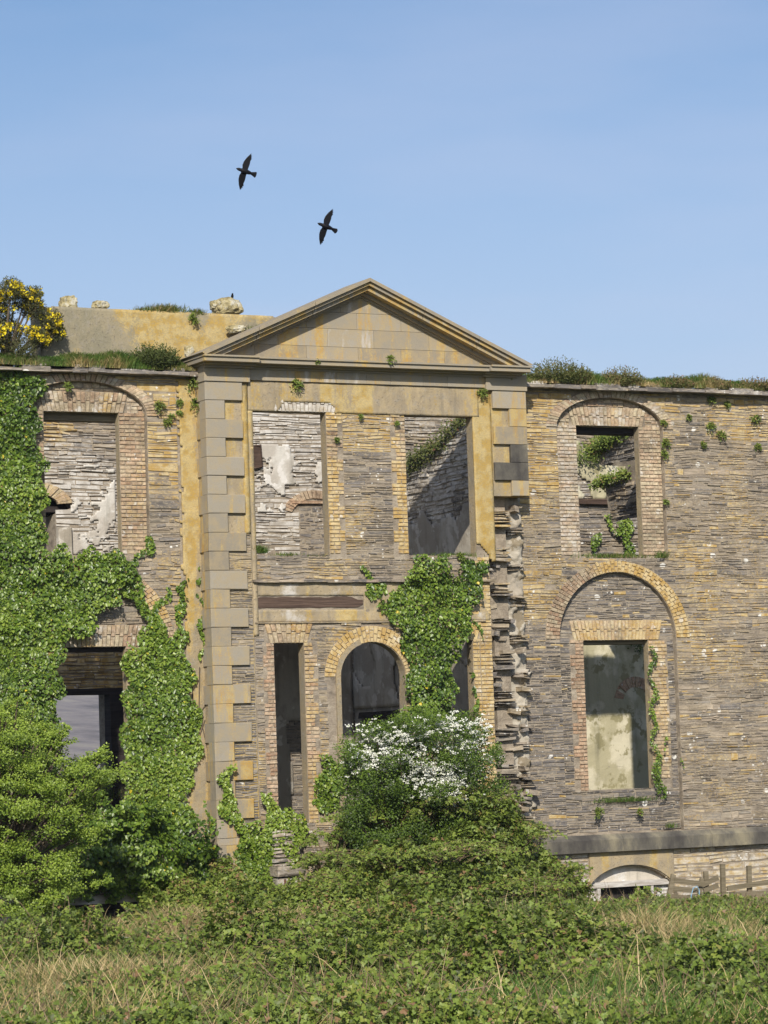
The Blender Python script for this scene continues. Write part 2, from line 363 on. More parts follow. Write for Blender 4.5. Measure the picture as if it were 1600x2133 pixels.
def stone(mb, mp, quad, w0, w1, att, ins=.006, jit=.006):
    cu = sum(p[0] for p in quad)/4; cv = sum(p[1] for p in quad)/4
    fr = []
    for (u, v) in quad:
        du, dv = cu-u, cv-v
        su = math.copysign(min(ins*1.5, abs(du)*.4), du); sv = math.copysign(min(ins, abs(dv)*.4), dv)
        fr.append(mp(u+su+random.uniform(-jit, jit), v+sv+random.uniform(-jit*.6, jit*.6), w1+random.uniform(-jit, jit)*.7))
    bk = [mp(u, v, w0) for (u, v) in quad]
    mb.add(bk+fr, [(4, 5, 6, 7)]+[(i, (i+1) % 4, 4+(i+1) % 4, 4+i) for i in range(4)], att)
def rubble(mb, mp, ivf, v0, v1, shapes=(), h=(.026, .095), l=(.10, .50), w0=-.02, prot=(.000, .022), attf=None, wav=.024, gap=.007, jit=.007, split=.25):
    v = v0
    while v < v1-.02:
        hh = min(random.uniform(*h)*(1.9 if h[0] < .04 and random.random() < .14 else 1), v1-v)
        if v1-(v+hh) < h[0]: hh = v1-v
        vm = v+hh/2; ivs = ivf(vm); ivs = [ivs] if isinstance(ivs, tuple) else (ivs or [])
        for a, b in spans(vm, list(ivs), shapes):
            u = a
            while u < b-.015:
                L = random.uniform(*l)*(.6+hh*5)
                if b-u < L*1.35: L = b-u
                ed = lambda x: min(1.0, (x-a)/.15, (b-x)/.15)
                def wv(x, z): return (wav*1.5*nz(x*1.3, z*2.2, 3.1)+wav*.8*nz(x*4.5, z*3.1, 8.1))*max(0, ed(x)) if wav else 0
                u1 = u+L
                z0, z1 = v+gap*.5, v+hh-gap*.5; a0, a1 = u+gap*.5, u1-gap*.5
                parts = [(z0, z1)]
                if hh > .055 and random.random() < split:
                    c = random.uniform(.35, .65); q = z0+(z1-z0)*c; parts = [(z0, q-gap*.4), (q+gap*.4, z1)]
                for (p0, p1) in parts:
                    hq = p1-p0; tq = [random.uniform(0, .32)*hq*(random.random() < .6) for _ in range(4)] if wav else [0]*4
                    quad = [(a0, p0+wv(a0, v)+tq[0]), (a1, p0+wv(a1, v)+tq[1]), (a1, p1+wv(a1, v+hh)-tq[2]), (a0, p1+wv(a0, v+hh)-tq[3])]
                    w1 = random.uniform(*prot)
                    if random.random() < .07: w1 += .012
                    at = attf((a0+a1)/2, (p0+p1)/2) if attf else (random.random(), 0, 0)
                    stone(mb, mp, quad, w0, w1, at, jit=jit)
                u = u1
        v += hh
def bricks(mb, mp, ivf, v0, v1, shapes=(), attf=None, tooth=0, prot=(.012, .024), side=0):
    v = v0; k = 0
    while v < v1-.03:
        hh = .078; ivs = ivf(v+hh/2); ivs = [ivs] if isinstance(ivs, tuple) else (ivs or [])
        for a, b in spans(v+hh/2, list(ivs), shapes):
            if tooth:
                if (k//3) % 2 == 0:
                    if side < 0: a += tooth*random.uniform(.8, 1.1)
                    else: b -= tooth*random.uniform(.8, 1.1)
            u = a; L = .225 if k % 2 else .11
            while u < b-.02:
                if b-u < L*1.3: L = b-u
                at = attf((u+L/2), v) if attf else (random.random(), 0, 0)
                stone(mb, mp, [(u+.005, v+.005), (u+L-.005, v+.005), (u+L-.005, v+hh-.005), (u+.005, v+hh-.005)], -.02, random.uniform(*prot), at, .005, .008)
                u += L; L = .225
        v += hh; k += 1
def ring(mb, mp, xc, zc, a, b, A, B, t0=0, t1=math.pi, rows=2, attf=None, prot=(.016, .032), bw=.082):
    n = max(4, int((t1-t0)*(a+A+b+B)/4/bw))
    for i in range(n):
        ta = t0+(t1-t0)*i/n; tb = t0+(t1-t0)*(i+1)/n
        cut = [0, 1] if rows == 1 else ([0, .5, 1] if i % 2 else [0, .28, .72, 1])
        for q in range(len(cut)-1):
            r0_, r1_ = cut[q], cut[q+1]
            def pt(t, r): return (xc+(a+(A-a)*r)*math.cos(t), zc+(b+(B-b)*r)*math.sin(t))
            g = .004/((a+A)/2)
            quad = [pt(ta+g, r0_+.015), pt(ta+g, r1_-.015), pt(tb-g, r1_-.015), pt(tb-g, r0_+.015)]
            c = pt((ta+tb)/2, (r0_+r1_)/2)
            at = attf(*c) if attf else (random.random(), 0, 0)
            stone(mb, mp, quad, -.02, random.uniform(*prot), at, .005, .004)
def flat_arch(mb, mp, x0, x1, z0, z1, splay=.12, attf=None, rows=2, prot=(.016, .03)):
    n = max(3, int((x1-x0)/.082))
    for i in range(n):
        def X(k, r): c = (x0+x1)/2; return c+((x0+(x1-x0)*k/n)-c)*(1+splay*r/((x1-x0)/2))
        cut = [0, .55, 1] if i % 2 else [0, .45, 1]
        if rows == 1: cut = [0, 1]
        for q in range(len(cut)-1):
            r0_, r1_ = cut[q]+.012, cut[q+1]-.012; e = .004
            quad = [(X(i, r0_)+e, z0+(z1-z0)*r0_), (X(i+1, r0_)-e, z0+(z1-z0)*r0_), (X(i+1, r1_)-e, z0+(z1-z0)*r1_), (X(i, r1_)+e, z0+(z1-z0)*r1_)]
            at = attf((quad[0][0]+quad[2][0])/2, (z0+z1)/2) if attf else (random.random(), 0, 0)
            stone(mb, mp, quad, -.02, random.uniform(*prot), at, .005, .004)
def plate(name, mp, u0, u1, v0, v1, keep, attf, mat, parent, step=.05, amp=.015, thick=.035, w=0.03, fr=4.0):
    nu, nv = max(1, round((u1-u0)/step)), max(1, round((v1-v0)/step)); idx = {}; mb = MB()
    def vid(i, j):
        if (i, j) not in idx:
            u, v = u0+(u1-u0)*i/nu, v0+(v1-v0)*j/nv
            idx[(i, j)] = len(mb.v); mb.v.append(mp(u, v, w+amp*nz(u*fr, v*fr, 7.7)+amp*.5*nz(u*fr*3, v*fr*3, 1.7))); mb.a.append(attf(u, v) if attf else (.5, 0, 0))
        return idx[(i, j)]
    for j in range(nv):
        for i in range(nu):
            u, v = u0+(u1-u0)*(i+.5)/nu, v0+(v1-v0)*(j+.5)/nv
            if keep is None or keep(u, v): mb.f.append((vid(i, j), vid(i+1, j), vid(i+1, j+1), vid(i, j+1))); mb.k.append(0)
    o = mb.build(name, mat, parent, smooth=True)
    md = o.modifiers.new('thickness', 'SOLIDIFY'); md.thickness = thick; md.offset = -1 if mp(0, 0, 0)[1] == 0 or True else 1
    return o
def R(): return random.random()
def cl(x): return max(0.0, min(1.0, x))
def bandf(x, a, b, c, d): return cl((x-a)/(b-a))*cl((d-x)/(d-c)) if b > a and d > c else 0

# ------------------------------------------------------------------ the house
house = empty('ruined_house', (0, 0, 0), 'roofless ruined mansion of slate and brick with a stone pediment', 'ruined house')
def att_right(x, z):
    n = nz(x*.8, z*.8, 1)*.3
    if x < 4.75: l = .05+.5*cl((z-4.6)/1.5)-.15*cl((z-8)/2); t = R()*(.35 if z < 5.2 else .75)
    elif 4.6 < x < 7.4 and .8 < z < 6.3: l = .02; t = R()*.42
    else: l = .33+.1*cl((z-2)/8); t = .15+R()*.75
    wv = .30*cl((1.6-z)/.8) if x > 5.2 else .12
    if 9.1 < z < 10: l += .15
    if R() < .05: l = 1
    if 4.8 < z and R() < .06: t = R()*.2
    return (t, cl(l+n), wv)
def att_left(x, z):
    n = nz(x*.8, z*.8, 4)*.3
    return (.1+R()*.75, cl(.25+.35*cl((z-6)/3)+n+.2*cl((x+4.4)/.6)), .08)
def att_brick_pale(x, z): return (.15+.75*R(), cl(.22+.5*nz(x*2, z*2, 9)), .36+.25*nz(x*3, z*3, 2))
def att_brick_mid(x, z): return (R()*.75, cl(.42+.35*nz(x*1.5, z*1.5, 9)), .12)
def att_brick_yel(x, z): return (.2+.7*R(), cl(.52+.4*nz(x*1.5, z*1.5, 9)), .15)
def att_brick_red(x, z): return (R()*.4, .12, .15)

def wing(sx, x0, x1, cx, attf, z_low, is_right):
    wl = link('wing_wall', None, house)
    U_rec = (cx, 1.30, 9.28, .64, 6.55); L_rec = (cx, 1.42, 4.88, 1.38, .86)
    upw = (cx-.765, cx+.765, 6.6, 9.335); loww = (cx-.79, cx+.79, 1.75, 4.845)
    holes_f = [arch_loop(*U_rec), arch_loop(*L_rec)]
    holes_b = [rloop(*upw), rloop(*loww)]
    cel = None
    if is_right: cel = (6.05, 1.17, -.62, .80, -1.5)
    fr = MB(); outer = [(x0, z_low), (x1, z_low), (x1, 10.06), (x0, 10.06)]
    cut = [arch_loop(*cel)] if cel else []
    fr.slab(outer, holes_f+cut, 0, .12); fr.slab(outer, holes_b+cut, .122, .30, 0, 1)
    wide = [rloop(a-.40, b+.42, c, d+.10) for a, b, c, d in (upw, loww)]
    fr.slab(outer, wide+cut, .302, .80)
    fr.build('wall_core', [MORTAR, REVEAL], wl)
    mb = MB(); full = lambda v: (x0, x1); mp = fmap(0)
    ringL = arch(cx, 1.76, 4.88, 1.62, 4.86)
    ringU = arch(cx, 1.56, 9.28, .80, 9.26)
    ex = [arch(*U_rec), arch(*L_rec), ringL, ringU]+([arch(*cel)] if cel else [])
    if is_right: ex.append(rect(5.05, 7.12, 0.05, .50))
    if not is_right: ex.append(rect(-3.84, -3.3, 0, 10))
    big = [e for e in ex]
    rubble(mb, mp, full, z_low, .50, big, (.06, .17), (.2, .8), attf=lambda x, z: (.15+.6*R(), .50+.3*nz(x, z), .50), gap=.016)
    rubble(mb, mp, full, .50 if not is_right else .86, 10.04, ex, attf=attf)
    mp2 = fmap(.12)
    # inside the blind arches
    inl = lambda v: arch(*L_rec)(v) or []
    lh = (cx-1.02, cx+1.05, 4.845, 5.27)
    exl = [rect(*loww), rect(*lh), rect(cx-1.12, cx-.79, 1.75, 4.9), rect(cx+.79, cx+1.25, 1.75, 4.9)]
    rubble(mb, mp2, inl, .88, 6.2, exl, attf=attf, h=(.035, .085))
    # grey packing beside the jamb bricks
    rubble(mb, mp2, lambda v: (cx+1.25, cx+1.41), 1.75, 4.86, [], attf=attf, l=(.1, .2))
    mb.build('slate_facing', SLATE, wl)
    if is_right:
        bk = MB(); bricks(bk, mp2, lambda v: (cx-1.12, cx-.79), 1.75, 4.84, [], att_brick_red, .13, side=-1); bk.build('brick_jamb', BRICK, wl)
        bk = MB(); bricks(bk, mp2, lambda v: (cx+.79, cx+1.25), 1.95, 4.84, [], lambda x, z: (.3+.5*R(), .42, .1), .05, side=1); bk.build('brick_jamb', BRICK, wl)
    else:
        bk = MB(); bricks(bk, mp2, lambda v: (cx-1.12, cx-.79), 1.75, 4.84, [], att_brick_mid, .13, side=-1); bk.build('brick_jamb', BRICK, wl)
        bk = MB(); bricks(bk, mp2, lambda v: (cx+.79, cx+1.25), 1.75, 4.84, [], att_brick_mid, .13, side=1); bk.build('brick_jamb', BRICK, wl)
    bk = MB()
    for ex_ in (rect(-99, cx, 0, 11), rect(cx, 99, 0, 11)):
        bk = MB(); bricks(bk, mp2, lambda v: arch(*U_rec)(v) or [], 6.62, 9.33, [rect(*upw), ex_], (lambda x, z: (.3+.5*R(), cl(.15+.15*nz(x, z)), cl(.48-.0*z) if x < cx else .25)) if is_right else (lambda x, z: (.1+.6*R(), .35, .2)))
        bk.build('window_surround', BRICK, wl)
    fa = MB(); flat_arch(fa, mp2, cx-.85, cx+.85, 9.335, 9.74, .12, att_brick_pale)
    rubble(fa, mp2, lambda v: arch(*U_rec)(v) or [], 9.33, 9.78, [rect(cx-.93, cx+.93, 9.3, 9.8)], attf=att_brick_pale, h=(.07, .08), l=(.08, .2), wav=0)
    rubble(fa, mp2, lambda v: arch(*U_rec)(v) or [], 9.745, 9.91, [], attf=att_brick_pale, h=(.05, .07), l=(.1, .3), wav=0)
    fa.build('window_head', BRICK, wl)
    fb = MB(); flat_arch(fb, mp2, *lh, .1, att_brick_yel if is_right else att_brick_pale); fb.build('window_head', BRICK, wl)
    ra = MB(); ring(ra, mp, cx, 4.88, 1.42, 1.38, 1.76, 1.62, rows=2, attf=(lambda x, z: (R()*.8, cl(.25+.75*cl((x-cx+.9)/1.2)*(1 if z > 5.3 else .5)), .15+.15*cl((cx-x)/1.5))) if is_right else att_brick_mid)
    ra.build('blind_arch', BRICK, wl)
    rb = MB(); ring(rb, mp, cx, 9.28, 1.30, .64, 1.56, .80, rows=1, attf=att_brick_pale)
    rb.build('blind_arch', BRICK, wl)
    # flush timber/steel lintel seen at the window head
    lt = MB(); lt.box(cx-.95, cx+.95, .30, .60, 9.20, 9.335, jit=.004); lt.build('lintel', GREYWOOD if not is_right else DARKWOOD, wl)
    l2 = MB(); l2.box(cx-.95, cx+.95, .25, .62, 4.77, 4.845, jit=.004); l2.build('lintel', GREYWOOD if is_right else DARKWOOD, wl)
    # coping slabs
    cp = MB(); x = x0
    while x < x1:
        L = random.uniform(.25, .9); t = random.uniform(.045, .09); z = 10.055+.012*nz(x*2)
        a = (random.choice([.1, .2, .35, .7]), random.choice([0, .1, .2]), random.choice([0, .1, .2, .45]))
        cp.box(x, min(x+L-.01, x1), -.24-random.uniform(0, .07), .7, z, z+t, a, jit=.012)
        if R() < .75: cp.box(x+.05, min(x+L*random.uniform(.5, .95), x1), -.16-random.uniform(0, .09), .6, z+t+.003, z+t+random.uniform(.03, .09), (R()*.6, .1, random.choice([0, .2, .4, .6])), jit=.016)
        x += L
    cp.build('coping', SLATE, wl)
    return wl
wing_r = wing(1, 3.72, 12.5, 6.0, att_right, -1.2, True)
wing_l = wing(-1, -12.0, -3.30, -5.77, att_left, -1.2, False)
wing_r['label'] = 'wing wall with bare slate and two blind arches'; wing_l['label'] = 'ivy covered wing wall with the render strip'
# render strip beside the bay
plate('render_strip', fmap(0), -3.84, -3.30, -.3, 10.02, lambda u, v: u > -3.78+.05*nz(v*4) or R() < .2,
      lambda u, v: (.5, .30+.35*cl((v-4.5)/3)+.25*nz(u*2, v), .1), RENDERY, wing_l, .05, .012)
# plinth band on the right wing
pb = MB(); xx = 3.9
while xx < 12.4:
    L = random.uniform(1.6, 2.4)
    loop = [(-.16, .49), (-.16, .74), (-.05, .845), (.1, .845), (.1, .49)]
    n = len(loop); vs = [(xx+.004, y, z) for y, z in loop]+[(min(xx+L, 12.5)-.004, y, z) for y, z in loop]
    pb.add(vs, [tuple(range(n)), tuple(reversed(range(n, 2*n)))]+[(i, (i+1) % n, n+(i+1) % n, n+i) for i in range(n)], (random.uniform(0, .4), 0, .1)); xx += L
pb.build('plinth_band', DASH, house)
# cellar window in the right wing
cw = link('cellar_window', None, house)
ac = [(6.05+1.19*math.cos(t), -.62+.82*math.sin(t)) for t in [math.pi*(.5+.352-.704*i/20) for i in range(21)]]
q = MB(); q.slab([(5.07, .488), (5.07, ac[0][1])]+[(max(5.071, x), z) for x, z in ac]+[(7.10, ac[-1][1]), (7.10, .488)], [], -.035, .0, att=(.5, .35, .25)); q.build('render_patch', RENDER, cw)
q = MB(); q.slab([(5.0, -1.4), (5.0, -.2)]+[(6.05+1.17*math.cos(math.pi*(1-i/12)), -.62+.80*math.sin(math.pi*(1-i/12))) for i in range(13) if -.62+.80*math.sin(math.pi*i/12) > -.19]+[(7.1, -.2), (7.1, -1.4)], [rloop(5.36, 6.8, -1.3, -.23)], .16, .30)
q.build('plaster_lunette', plaster_mat('white_plaster', (.62, .60, .56), (.55, .50, .42), (.66, .66, .64)), cw)
q = MB(); q.box(5.12, 7.05, .06, .30, -.24, -.14, jit=.012); q.build('lintel', WHITEWOOD, cw)
q = MB(); q.box(5.30, 5.37, .08, .16, -1.2, -.24, jit=.004); q.build('frame', WHITEWOOD, cw); q = MB(); q.box(6.60, 6.66, .08, .16, -1.2, -.24, jit=.004); q.build('frame', WHITEWOOD, cw)
q = MB(); rubble(q, fmap(.16), lambda v: (4.9, 5.30), -1.2, -.24, [], (.04, .1), (.1, .3), attf=lambda x, z: (R(), .1, .6)); q.build('jamb_stones', SLATE, cw); q = MB(); rubble(q, fmap(.16), lambda v: (6.70, 7.2), -1.2, -.20, [], (.06, .1), (.1, .3), attf=lambda x, z: (R()*.3, .1, .55)); q.build('jamb_stones', SLATE, cw)

q = MB(); q.box(5.2, 6.95, .28, .36, -1.6, -.1); q.build('cellar_shade_panel', DARKWOOD, cw)  # black panel paints the darkness of the cellar interior
# ---- central bay
YB = -.40
bay = link('bay_wall', None, house)
W2 = (-2.42, -.83, 6.55, 9.385); W3 = (.93, 2.47, 6.55, 9.385); S1 = (-2.10, -1.46, 1.35, 4.85); S2 = (1.79, 2.30, 1.35, 4.86)
DR = (.03, .72, 4.18, .67, .9)
bx0, bx1 = -2.53, 2.75
core = MB(); core.slab([(bx0, -1.2), (bx1+.0, -1.2), (bx1, 10.3), (bx0, 10.3)], [rloop(*W2), rloop(*W3), rloop(*S1), rloop(*S2), arch_loop(*DR)], YB, -.16, 0, 1)
core.slab([(bx0, -1.2), (3.3, -1.2), (3.3, 10.2), (bx0, 10.2)], [rloop(-2.50, -.43, 6.55, 9.46), rloop(.6, 3.05, 6.55, 9.46), rloop(-2.4, -1.15, 1.35, 4.95), rloop(1.5, 2.95, 1.35, 4.95), arch_loop(.03, .98, 4.18, .9, .9)], -.158, .38)
core.build('wall_core', [MORTAR, RENDERY], bay)
mp = fmap(YB)
bholes = [rect(*W2), rect(*W3), rect(*S1), rect(*S2), arch(*DR), arch(.03, 1.06, 4.18, 1.0, 4.1)]
def att_bay(x, z):
    n = .3*nz(x*.9, z*.9, 6)
    l = .62 if z > 8.6 else (.32 if z > 6.5 else (.42 if z > 6.05 else .38))
    if x > 2.3: l += .25
    return (.05+R()*.7, cl(l+n), .06+(.14 if z < 4 else 0))
mb = MB()
jb = [rect(-.83, -.47, 6.5, 9.4), rect(.60, .93, 6.5, 9.4), rect(-2.3, -1.3, 4.85, 5.3), rect(1.6, 2.5, 4.86, 5.28), rect(-2.34, -2.10, 1.35, 4.86), rect(-1.46, -1.17, 1.35, 4.86), rect(2.3, 2.75, 1.0, 9.4), rect(-.97, -.69, .9, 4.2)]
rubble(mb, mp, lambda v: (bx0+.03, 2.75), 6.06, 9.38, bholes+jb, attf=att_bay)
rubble(mb, mp, lambda v: (bx0+.03, 2.75), -.6, 5.24, bholes+jb, attf=att_bay)
mb.build('slate_facing', SLATE, bay)
for a, b, s_ in ((-.83, -.47, 1), (.60, .93, -1)): bk = MB(); bricks(bk, mp, lambda v: (a, b), 6.6, 9.38, [], lambda x, z: (.1+.8*R(), cl(.52+.4*nz(x*3, z*1.2)), .12), .11, side=s_); bk.build('brick_jamb', BRICK, bay)
bk = MB(); bricks(bk, mp, lambda v: (-2.34, -2.10), 1.35, 4.86, [], lambda x, z: (R()*.5, .15, .35), .08, side=-1); bk.build('brick_jamb', BRICK, bay)
bk = MB(); bricks(bk, mp, lambda v: (-1.46, -1.17), 1.35, 4.86, [], att_brick_mid, .10, side=1); bk.build('brick_jamb', BRICK, bay)
bk = MB(); bricks(bk, mp, lambda v: (2.47, 2.75), 1.0, 6.5, [], lambda x, z: (.3+.5*R(), .55, .1), .0); bk.build('brick_jamb', BRICK, bay)
bk = MB(); bricks(bk, mp, lambda v: (2.30, 2.47), 1.0, 4.86, [], lambda x, z: (.3+.5*R(), .55, .1), .0); bk.build('brick_jamb', BRICK, bay)
bk = MB(); bricks(bk, mp, lambda v: (2.30, 2.47), 5.3, 6.5, [], lambda x, z: (.3+.5*R(), .55, .1), .0); bk.build('brick_jamb', BRICK, bay)

q = MB(); ring(q, mp, .03, 4.18, .72, .67, 1.06, 1.0, rows=2, attf=lambda x, z: (.2+.6*R(), .62, .1)); q.build('door_arch', BRICK, bay)
q = MB(); flat_arch(q, mp, -2.18, -1.38, 4.85, 5.26, .13, att_brick_mid); q.build('window_head', BRICK, bay)
q = MB(); flat_arch(q, mp, 1.72, 2.40, 4.86, 5.26, .13, att_brick_yel); q.build('window_head', BRICK, bay)
# raised yellow margin round the doorway
q = MB()
a_, s_, b_, v0_ = .72, 4.18, .67, .9
pts_o = [(.03-a_-.11, v0_), (.03-a_-.0, v0_)]+[(.03-a_*math.cos(t), s_+b_*math.sin(t)) for t in [math.pi*i/18 for i in range(8)]]
q.slab(pts_o+[(.03-(a_+.10)*math.cos(t), s_+(b_+.10)*math.sin(t)) for t in [math.pi*i/18 for i in range(7, -1, -1)]], [], YB-.045, YB)
q.build('door_margin', RENDERY, bay)
# render: frieze zone, side margins, band
def kp(u, v):
    if v > 9.60: return True
    if ((u+1.25)/.62)**2+((v-9.40)/.33)**2 < 1+.3*nz(u*5, v*5): return False
    return True
def afr(u, v): return (.5, cl(.30+.9*max(0, nz(u*1.6, v*.15, 2))), .0)
plate('frieze_render', mp, bx0+.02, 2.62, 9.385, 9.975, kp, afr, RENDER, bay, .04, .01, .03, .032)
q = MB(); flat_arch(q, mp, -1.95, -.55, 9.39, 9.74, .1, lambda x, z: (.5+.4*R(), .2, .62)); q.build('window_head', BRICK, bay)
plate('margin_render', mp, -2.52, -2.42, 5.0, 9.385, None, lambda u, v: (.5, .35, .1), RENDER, bay, .05, .006, .03, .030)
plate('margin_render', mp, 2.47, 2.90, 6.45, 9.975, lambda u, v: v > 6.9+(u-2.47)*-1.2+.15*nz(u*4, v*4) or v > 7.3, lambda u, v: (.5, .75, 0), RENDERY, bay, .05, .008, .03, .030)
plate('band_render', mp, bx0+.02, 2.72, 5.26, 6.05, lambda u, v: not (-2.5 < u < -.12 and 5.50 < v < 5.77), lambda u, v: (.5, cl(.25+.5*nz(u, v, 5)), cl(.25+.5*nz(u*1.5, v*2, 8))), RENDER, bay, .04, .018, .02, .014, 3)
q = MB(); tx = [-2.50+.118*i for i in range(21)]
lo_t = [(x, 5.535+.03*nz(x*3, 1)+.012*R()+(.05 if i in (0, 20) else 0)) for i, x in enumerate(tx)]; hi_t = [(x, 5.755+.03*nz(x*2.4, 5)-.015*R()-(.05 if i in (0, 19, 20) else 0)) for i, x in enumerate(tx)]
q.prism(lo_t+hi_t[::-1], YB-.015, YB+.12); q.build('timber_lintel', OLDWOOD, bay)
# thin ledge of slate over the band
q = MB(); xx = bx0
while xx < 2.7:
    L = random.uniform(.2, .6); q.box(xx, xx+L, YB-.085-random.uniform(0, .03), YB, 6.035+.01*nz(xx*3), 6.075+.012*R(), (R(), .3, .1), jit=.008); xx += L
q.build('slate_ledge', SLATE, bay)
q = MB(); q.box(-2.5, 2.6, YB-.05, YB, 5.235, 5.262, (.6, .4, .1), jit=.004); q.build('render_ledge', SLATE, bay)

# ---- pilasters with quoins
def pilaster(xa, xb, inner, z_lo, first_x, rightside):
    pl = link('pilaster', None, house)
    bd = MB(); bd.box(xa+.03, xb-(.02 if rightside else 0), YB-.03, .30, z_lo, 9.93, (.5, .4, 0))
    bd.build('backing', [RENDERY if rightside else RENDER], pl)
    k = 0; z = 9.93
    while z > z_lo+.05:
        long_ = (k % 2 == 0); zt = z-.003; zb = max(z-.3665, z_lo)+.003
        inx = (inner if long_ else first_x)
        q = MB(); e = .002*R()
        att = (R(), random.choice([.05, .12, .25])+(.06 if z < 6.5 else 0)+(.35 if rightside else 0), 0)
        if not rightside: q.box(xa-.0+e, inx, YB-.10-e, (-.04 if long_ else -.22), zb, zt, att, bev=.008, jit=.004)
        else: q.box(inx, xb-e, YB-.10-e, 0.3, zb, zt, att, bev=.006)
        q.build('quoin', DASH if rightside and k in (3, 4) else ASH, pl); k += 1; z -= .3665
    c = MB(); x0, x1 = (xa-.02, inner+.16) if not rightside else (inner-.16, xb+.02)
    c.box(x0, x1, YB-.13, .3, 9.93, 10.26, (.7, .15, 0), bev=.004); c.build('capital', ASH, pl)
    return pl
pL = pilaster(-3.45, -2.53, -2.66, 1.0, -3.04, False)
pR = pilaster(2.88, 3.70, 2.92, 7.78, 3.30, True)
pR['label'] = 'broken pilaster ending in mid air'; pL['label'] = 'complete pilaster with toothed quoins'
q = MB(); q.box(-3.47, -3.03, YB-.115, .2, .86, 1.0, (.3, .3, 0), bev=.004); q.box(-3.50, -2.98, YB-.16, .2, .5, .86, (.3, .2, 0), bev=.01); q.box(-3.52, -2.9, YB-.2, .2, -.8, .5, (.3, .2, 0), bev=.01)
q.build('base', ASH, pL)
# slate showing between the lower quoins, and the brick margin
q = MB(); rubble(q, fmap(YB-.03), lambda v: (-3.04, -2.54), 1.0, 6.98, [], (.035, .09), (.15, .4), prot=(.004, .02), attf=lambda x, z: (R()*.5, .15 if z < 5 else .35, .22), w0=-.01)
q.build('slate_facing', SLATE, pL)
plate('margin_render', fmap(YB-.03), -2.66, -2.535, 6.98, 9.92, None, lambda u, v: (.5, .75, 0), RENDERY, pL, .05, .004, .02, .016)
# damaged zone where the quoins have fallen away
dm = link('broken_pilaster_core', None, house)
plate('rubble_core', fmap(-.06), 2.72, 3.80, -.8, 7.80, lambda u, v: u < 3.70+.14*nz(v*3, 3) , None, CEMENT, dm, .035, .13, .12, .0, 4.2)
q = MB(); q.box(3.302, 3.74, -.02, .4, -1.0, 7.8); q.build('wall_core', CEMENT, dm)
z = 7.60; k = 0
while z > .6:
    q = MB()
    hgt = random.uniform(.28, .36); xo = random.uniform(-.03, .05); dd = random.uniform(.02, .10)
    rubble(q, fmap(-.32+dd), lambda v: (2.86+.04*R(), 3.30+xo+.05*R()), z-hgt-.1, z-.1, [], (.05, .15), (.16, .6), w0=-.3, prot=(0, .10), attf=lambda x, zz: (.1+R()*.5, cl(.45-.15*k/4+.2*nz(zz*3)), .25), gap=.014, jit=.022, wav=.03, split=.5)
    hg2 = random.uniform(.12, .24)
    rubble(q, fmap(-.10), lambda v: (3.32+.05*R(), 3.70+.07*R()), z-.60, z-.60+hg2, [], (.04, .11), (.2, .4), w0=-.3, prot=(.0, .12), attf=lambda x, zz: (.2+R()*.6, .3, .3), gap=.012, jit=.02, wav=.03, split=.3)
    z -= .733; k += 1; q.build('tooth_stones', SLATE, dm)
q = MB()
for i in range(50):
    u, v = random.uniform(2.8, 3.72), random.uniform(.2, 7.6); a_, b_ = random.uniform(.05, .16), random.uniform(.025, .07); t = random.uniform(-.02, .02)
    stone(q, fmap(-.06), [(u-a_, v-b_-t), (u+a_, v-b_+t), (u+a_, v+b_+t), (u-a_, v+b_-t)], -.1, random.uniform(.10, .26), (.1+.7*R(), .3*R(), .3), .012, .02)
o = q.build('core_stones', SLATE, dm); o['kind'] = 'stuff'
# ---- pediment
pd = link('pediment', None, house)
q = MB(); q.slab([(-3.45, 10.2), (3.70, 10.2), (3.60, 10.45), (.05, 11.93), (-3.40, 10.45)], [], YB-.02, .25)
q.build('backing', MORTAR, pd)
q = MB()
def tri_clip(x0, x1, z0, z1):
    sl, sr = (11.72-10.36)/3.42, (11.72-10.36)/3.42
    top = lambda x: 11.72-abs(x-.03)*sl
    pts = [(x0, z0), (x1, z0)]
    c = [p for p in [(x1, min(z1, top(x1))), (x0, min(z1, top(x0)))]]
    if top(x1) <= z0 and top(x0) <= z0 and not x0 < .03 < x1: return None
    xs = sorted(set([x0, x1]+[x for x in ((.03-(11.72-z1)/sl), (.03+(11.72-z1)/sl), (.03-(11.72-z0)/sl), (.03+(11.72-z0)/sl), .03) if x0 < x < x1]))
    up = [(x, max(z0, min(z1, top(x)))) for x in xs]
    xs2 = [u for u in up if u[1] > z0+1e-4]
    if len(xs2) < 1: return None
    i0 = next(i for i, u in enumerate(up) if u[1] > z0+1e-4); i1 = len(up)-1-next(i for i, u in enumerate(reversed(up)) if u[1] > z0+1e-4)
    lo_ = max(0, i0-1) if up[i0][0] != x0 else i0; hi_ = min(len(up)-1, i1+1) if up[i1][0] != x1 else i1
    seg = up[lo_:hi_+1]; poly = []
    for p in [(seg[0][0], z0), (seg[-1][0], z0)]+list(reversed(seg)):
        if not poly or (abs(p[0]-poly[-1][0])+abs(p[1]-poly[-1][1])) > 1e-4: poly.append(p)
    if abs(poly[0][0]-poly[-1][0])+abs(poly[0][1]-poly[-1][1]) < 1e-4: poly.pop()
    return poly if len(poly) > 2 else None
zc = 10.34; k = 0
for hh in (.36, .36, .33, .40):
    xx = -3.5-(.3 if k % 2 else 0)
    while xx < 3.6:
        L = random.uniform(.95, 1.25); p = tri_clip(xx+.003, xx+L-.003, zc+.003, zc+hh-.003)
        if p: q.prism(p, YB-.06-.003*R(), YB-.0, (R(), .14+.16*R(), .25 if R() < .3 else 0))
        xx += L
    zc += hh; k += 1
q.build('tympanum', ASH, pd)
q = MB(); xx = -2.5
